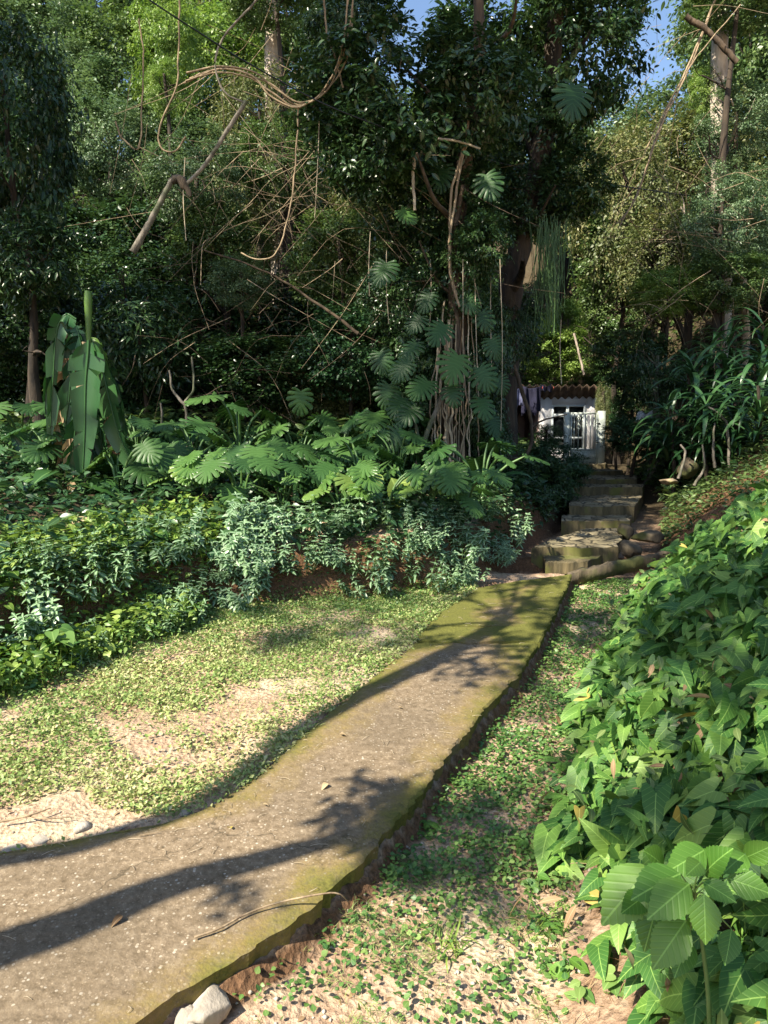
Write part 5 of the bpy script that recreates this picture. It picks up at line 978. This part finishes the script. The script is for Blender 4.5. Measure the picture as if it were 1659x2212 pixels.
G = lambda X, Y: ong(X, Y)
def leaning_tree(label, line, ts, r0, r1, clumps):
    """a leaning tree whose trunk throws one long shadow line over the slab"""
    P = [np.array(p) for p in line]; P = [p+SUN*t for p, t in zip(P, ts)]; b = P[0]; root = empty('tree', b, label, 'tree'); tb = MB().tube(spl([p-b for p in P], 40), np.linspace(r0, r1, 40), 9, .05); mb = MB()
    for p, r, n, s, t in clumps:
        c = p+SUN*t; Q = c+rng.standard_normal((n, 3))*np.array([r, r, r*.7])*.6; leaves(mb, T_oval, Q-b, rdir(n, -1, .3), rup(n, .5), s*rng.uniform(.7, 1.3, n), rng.uniform(0, 1, n))
        k = min(range(len(P)), key=lambda i_: np.linalg.norm(P[i_]-c)); tb.tube(spl([P[k]-b, (P[k]+c)/2-b+[0, 0, .06], c-b], 8), [.02]*7+[.006], 5)
    tb.build('trunk', 'bark', root); mb.build('crown', 'mid', root)
far = lambda x, y: np.array([x, y, float(H(x, y))])
leaning_tree('leaning tree left of the viewpoint that shades the near slab', [far(-4.5, .6), far(-2.6, 1.6), G(0, 2090), G(400, 1935), G(700, 1850), G(860, 1790)], [.1, 2.2, 4.2, 4.5, 4.6, 4.7], .15, .03,
             [(G(820, 1770), .14, 60, .10, 4.6), (G(850, 1840), .12, 40, .10, 4.6), (G(560, 1960), .10, 25, .08, 4.5), (G(880, 1720), .08, 30, .09, 4.6), (G(800, 1700), .06, 14, .08, 4.6)])
leaning_tree('slim leaning tree left of the viewpoint that shades the far slab', [far(-5.2, 1.9), far(-3.0, 2.6), G(0, 1862), G(330, 1783), G(500, 1700), G(640, 1592), G(800, 1520), G(960, 1440), G(1100, 1360)], [.1, 2.0, 4.6, 5, 5.2, 5.4, 5.5, 5.6, 5.7], .07, .08,
             [(G(1050, 1460), .22, 90, .10, 5.6), (G(1130, 1420), .22, 90, .10, 5.7), (G(1000, 1400), .15, 40, .10, 5.6), (G(1150, 1310), .2, 100, .10, 7), (G(1080, 1280), .2, 60, .1, 7), (G(1180, 1260), .2, 100, .1, 7), (G(1000, 1290), .12, 40, .1, 7), (G(1120, 1250), .2, 90, .1, 7), (G(1090, 1340), .14, 50, .1, 7), (G(1120, 1390), .15, 60, .1, 7), (G(940, 1370), .08, 12, .08, 5.6), (G(620, 1600), .1, 25, .08, 5.4)])
rg = []
def field(X0, X1, Y0_, Y1, n, r, nl, s, dmin=1.0):
    for _ in range(n):
        p = ong(rng.uniform(X0, X1), rng.uniform(Y0_, Y1), dmin); rg.append((p, r*rng.uniform(.6, 1.3), int(nl*rng.uniform(.6, 1.3)), s))
# leaf clumps added out of view to shade right bank and weedy strip
field(1430, 1750, 1020, 1420, 20, .42, 150, .14); field(1420, 1750, 1420, 1850, 15, .25, 75, .12); field(900, 1230, 1730, 1880, 5, .17, 50, .1); field(1240, 1420, 1230, 1450, 8, .26, 110, .12)
field(900, 1150, 1750, 1960, 6, .16, 50, .1); field(1150, 1300, 1480, 1640, 3, .15, 40, .1); field(1250, 1400, 1900, 1990, 2, .1, 30, .08); field(1500, 1750, 2100, 2260, 4, .12, 50, .09); field(1190, 1400, 1250, 1420, 3, .3, 80, .1)
shade_tree('tree', rg, 'unseen tree right behind the viewpoint, leaf clumps added to shade the right bank', (6.0, -5.0), 9.0, .2)
rg = []
field(1180, 1420, 1030, 1200, 13, .55, 230, .16, 7); field(1250, 1650, 980, 1150, 12, .55, 230, .16, 7); field(950, 1200, 1150, 1240, 5, .35, 110, .14, 6)  # clumps added out of view to shade stairs, bed and rear lawn
field(300, 1000, 880, 1060, 19, .5, 130, .16, 6); field(0, 300, 860, 1000, 4, .5, 130, .16, 6); field(330, 500, 1250, 1310, 1, .2, 30, .12, 5); field(520, 900, 1290, 1400, 10, .26, 80, .1, 4)
shade_tree('tree', rg, 'unseen tree out of view at left, leaf clumps added to shade bed and stairs', (-11.5, 1.5), 12.0, .25)
# unseen canopy added to keep wood, hut and gate in broken shade
rg = []
def shade_spot(X, Y, d, r, nl, s): rg.append((at(X, Y, d), r, nl, s))
for X in range(-40, 1000, 105):
    for Y in range(560, 900, 85):
        if rng.uniform() < .75: shade_spot(X+rng.uniform(-40, 40), Y+rng.uniform(-30, 30), 11.5, .7, 90, .22)
for X in range(800, 1200, 95):
    for Y in range(60, 560, 90):
        if rng.uniform() < .55: shade_spot(X+rng.uniform(-40, 40), Y+rng.uniform(-30, 30), 10, .6, 60, .22)
for X in range(-40, 180, 90):
    for Y in range(-20, 560, 90): shade_spot(X+rng.uniform(-30, 30), Y, 10.5, .75, 150, .22)
shade_spot(1295, 905, 15.3, .16, 22, .14)  # extra spray added on the sun line to darken the gate post
for X in range(1170, 1300, 22):
    for Y in (850, 880, 915, 950):
        if rng.uniform() < .75: shade_spot(X+rng.uniform(-8, 8), Y, 17.3, .17, 15, .2)  # small unseen sprays added to dapple the hut wall
shade_spot(1242, 240, 9.6, .45, 80, .2)
for X in range(850, 1080, 55):
    for Y in range(640, 960, 70): shade_spot(X+rng.uniform(-20, 20), Y, 9.0, .32, 26, .18)
for X in range(1330, 1700, 95):
    for Y in range(740, 960, 70): shade_spot(X+rng.uniform(-40, 40), Y, 12, .8, 130, .22)
shade_tree('tree', rg, 'unseen canopy tree out of view at left, leaf clumps added to shade wood and hut', (-16, 2.0), 16.0, .4)
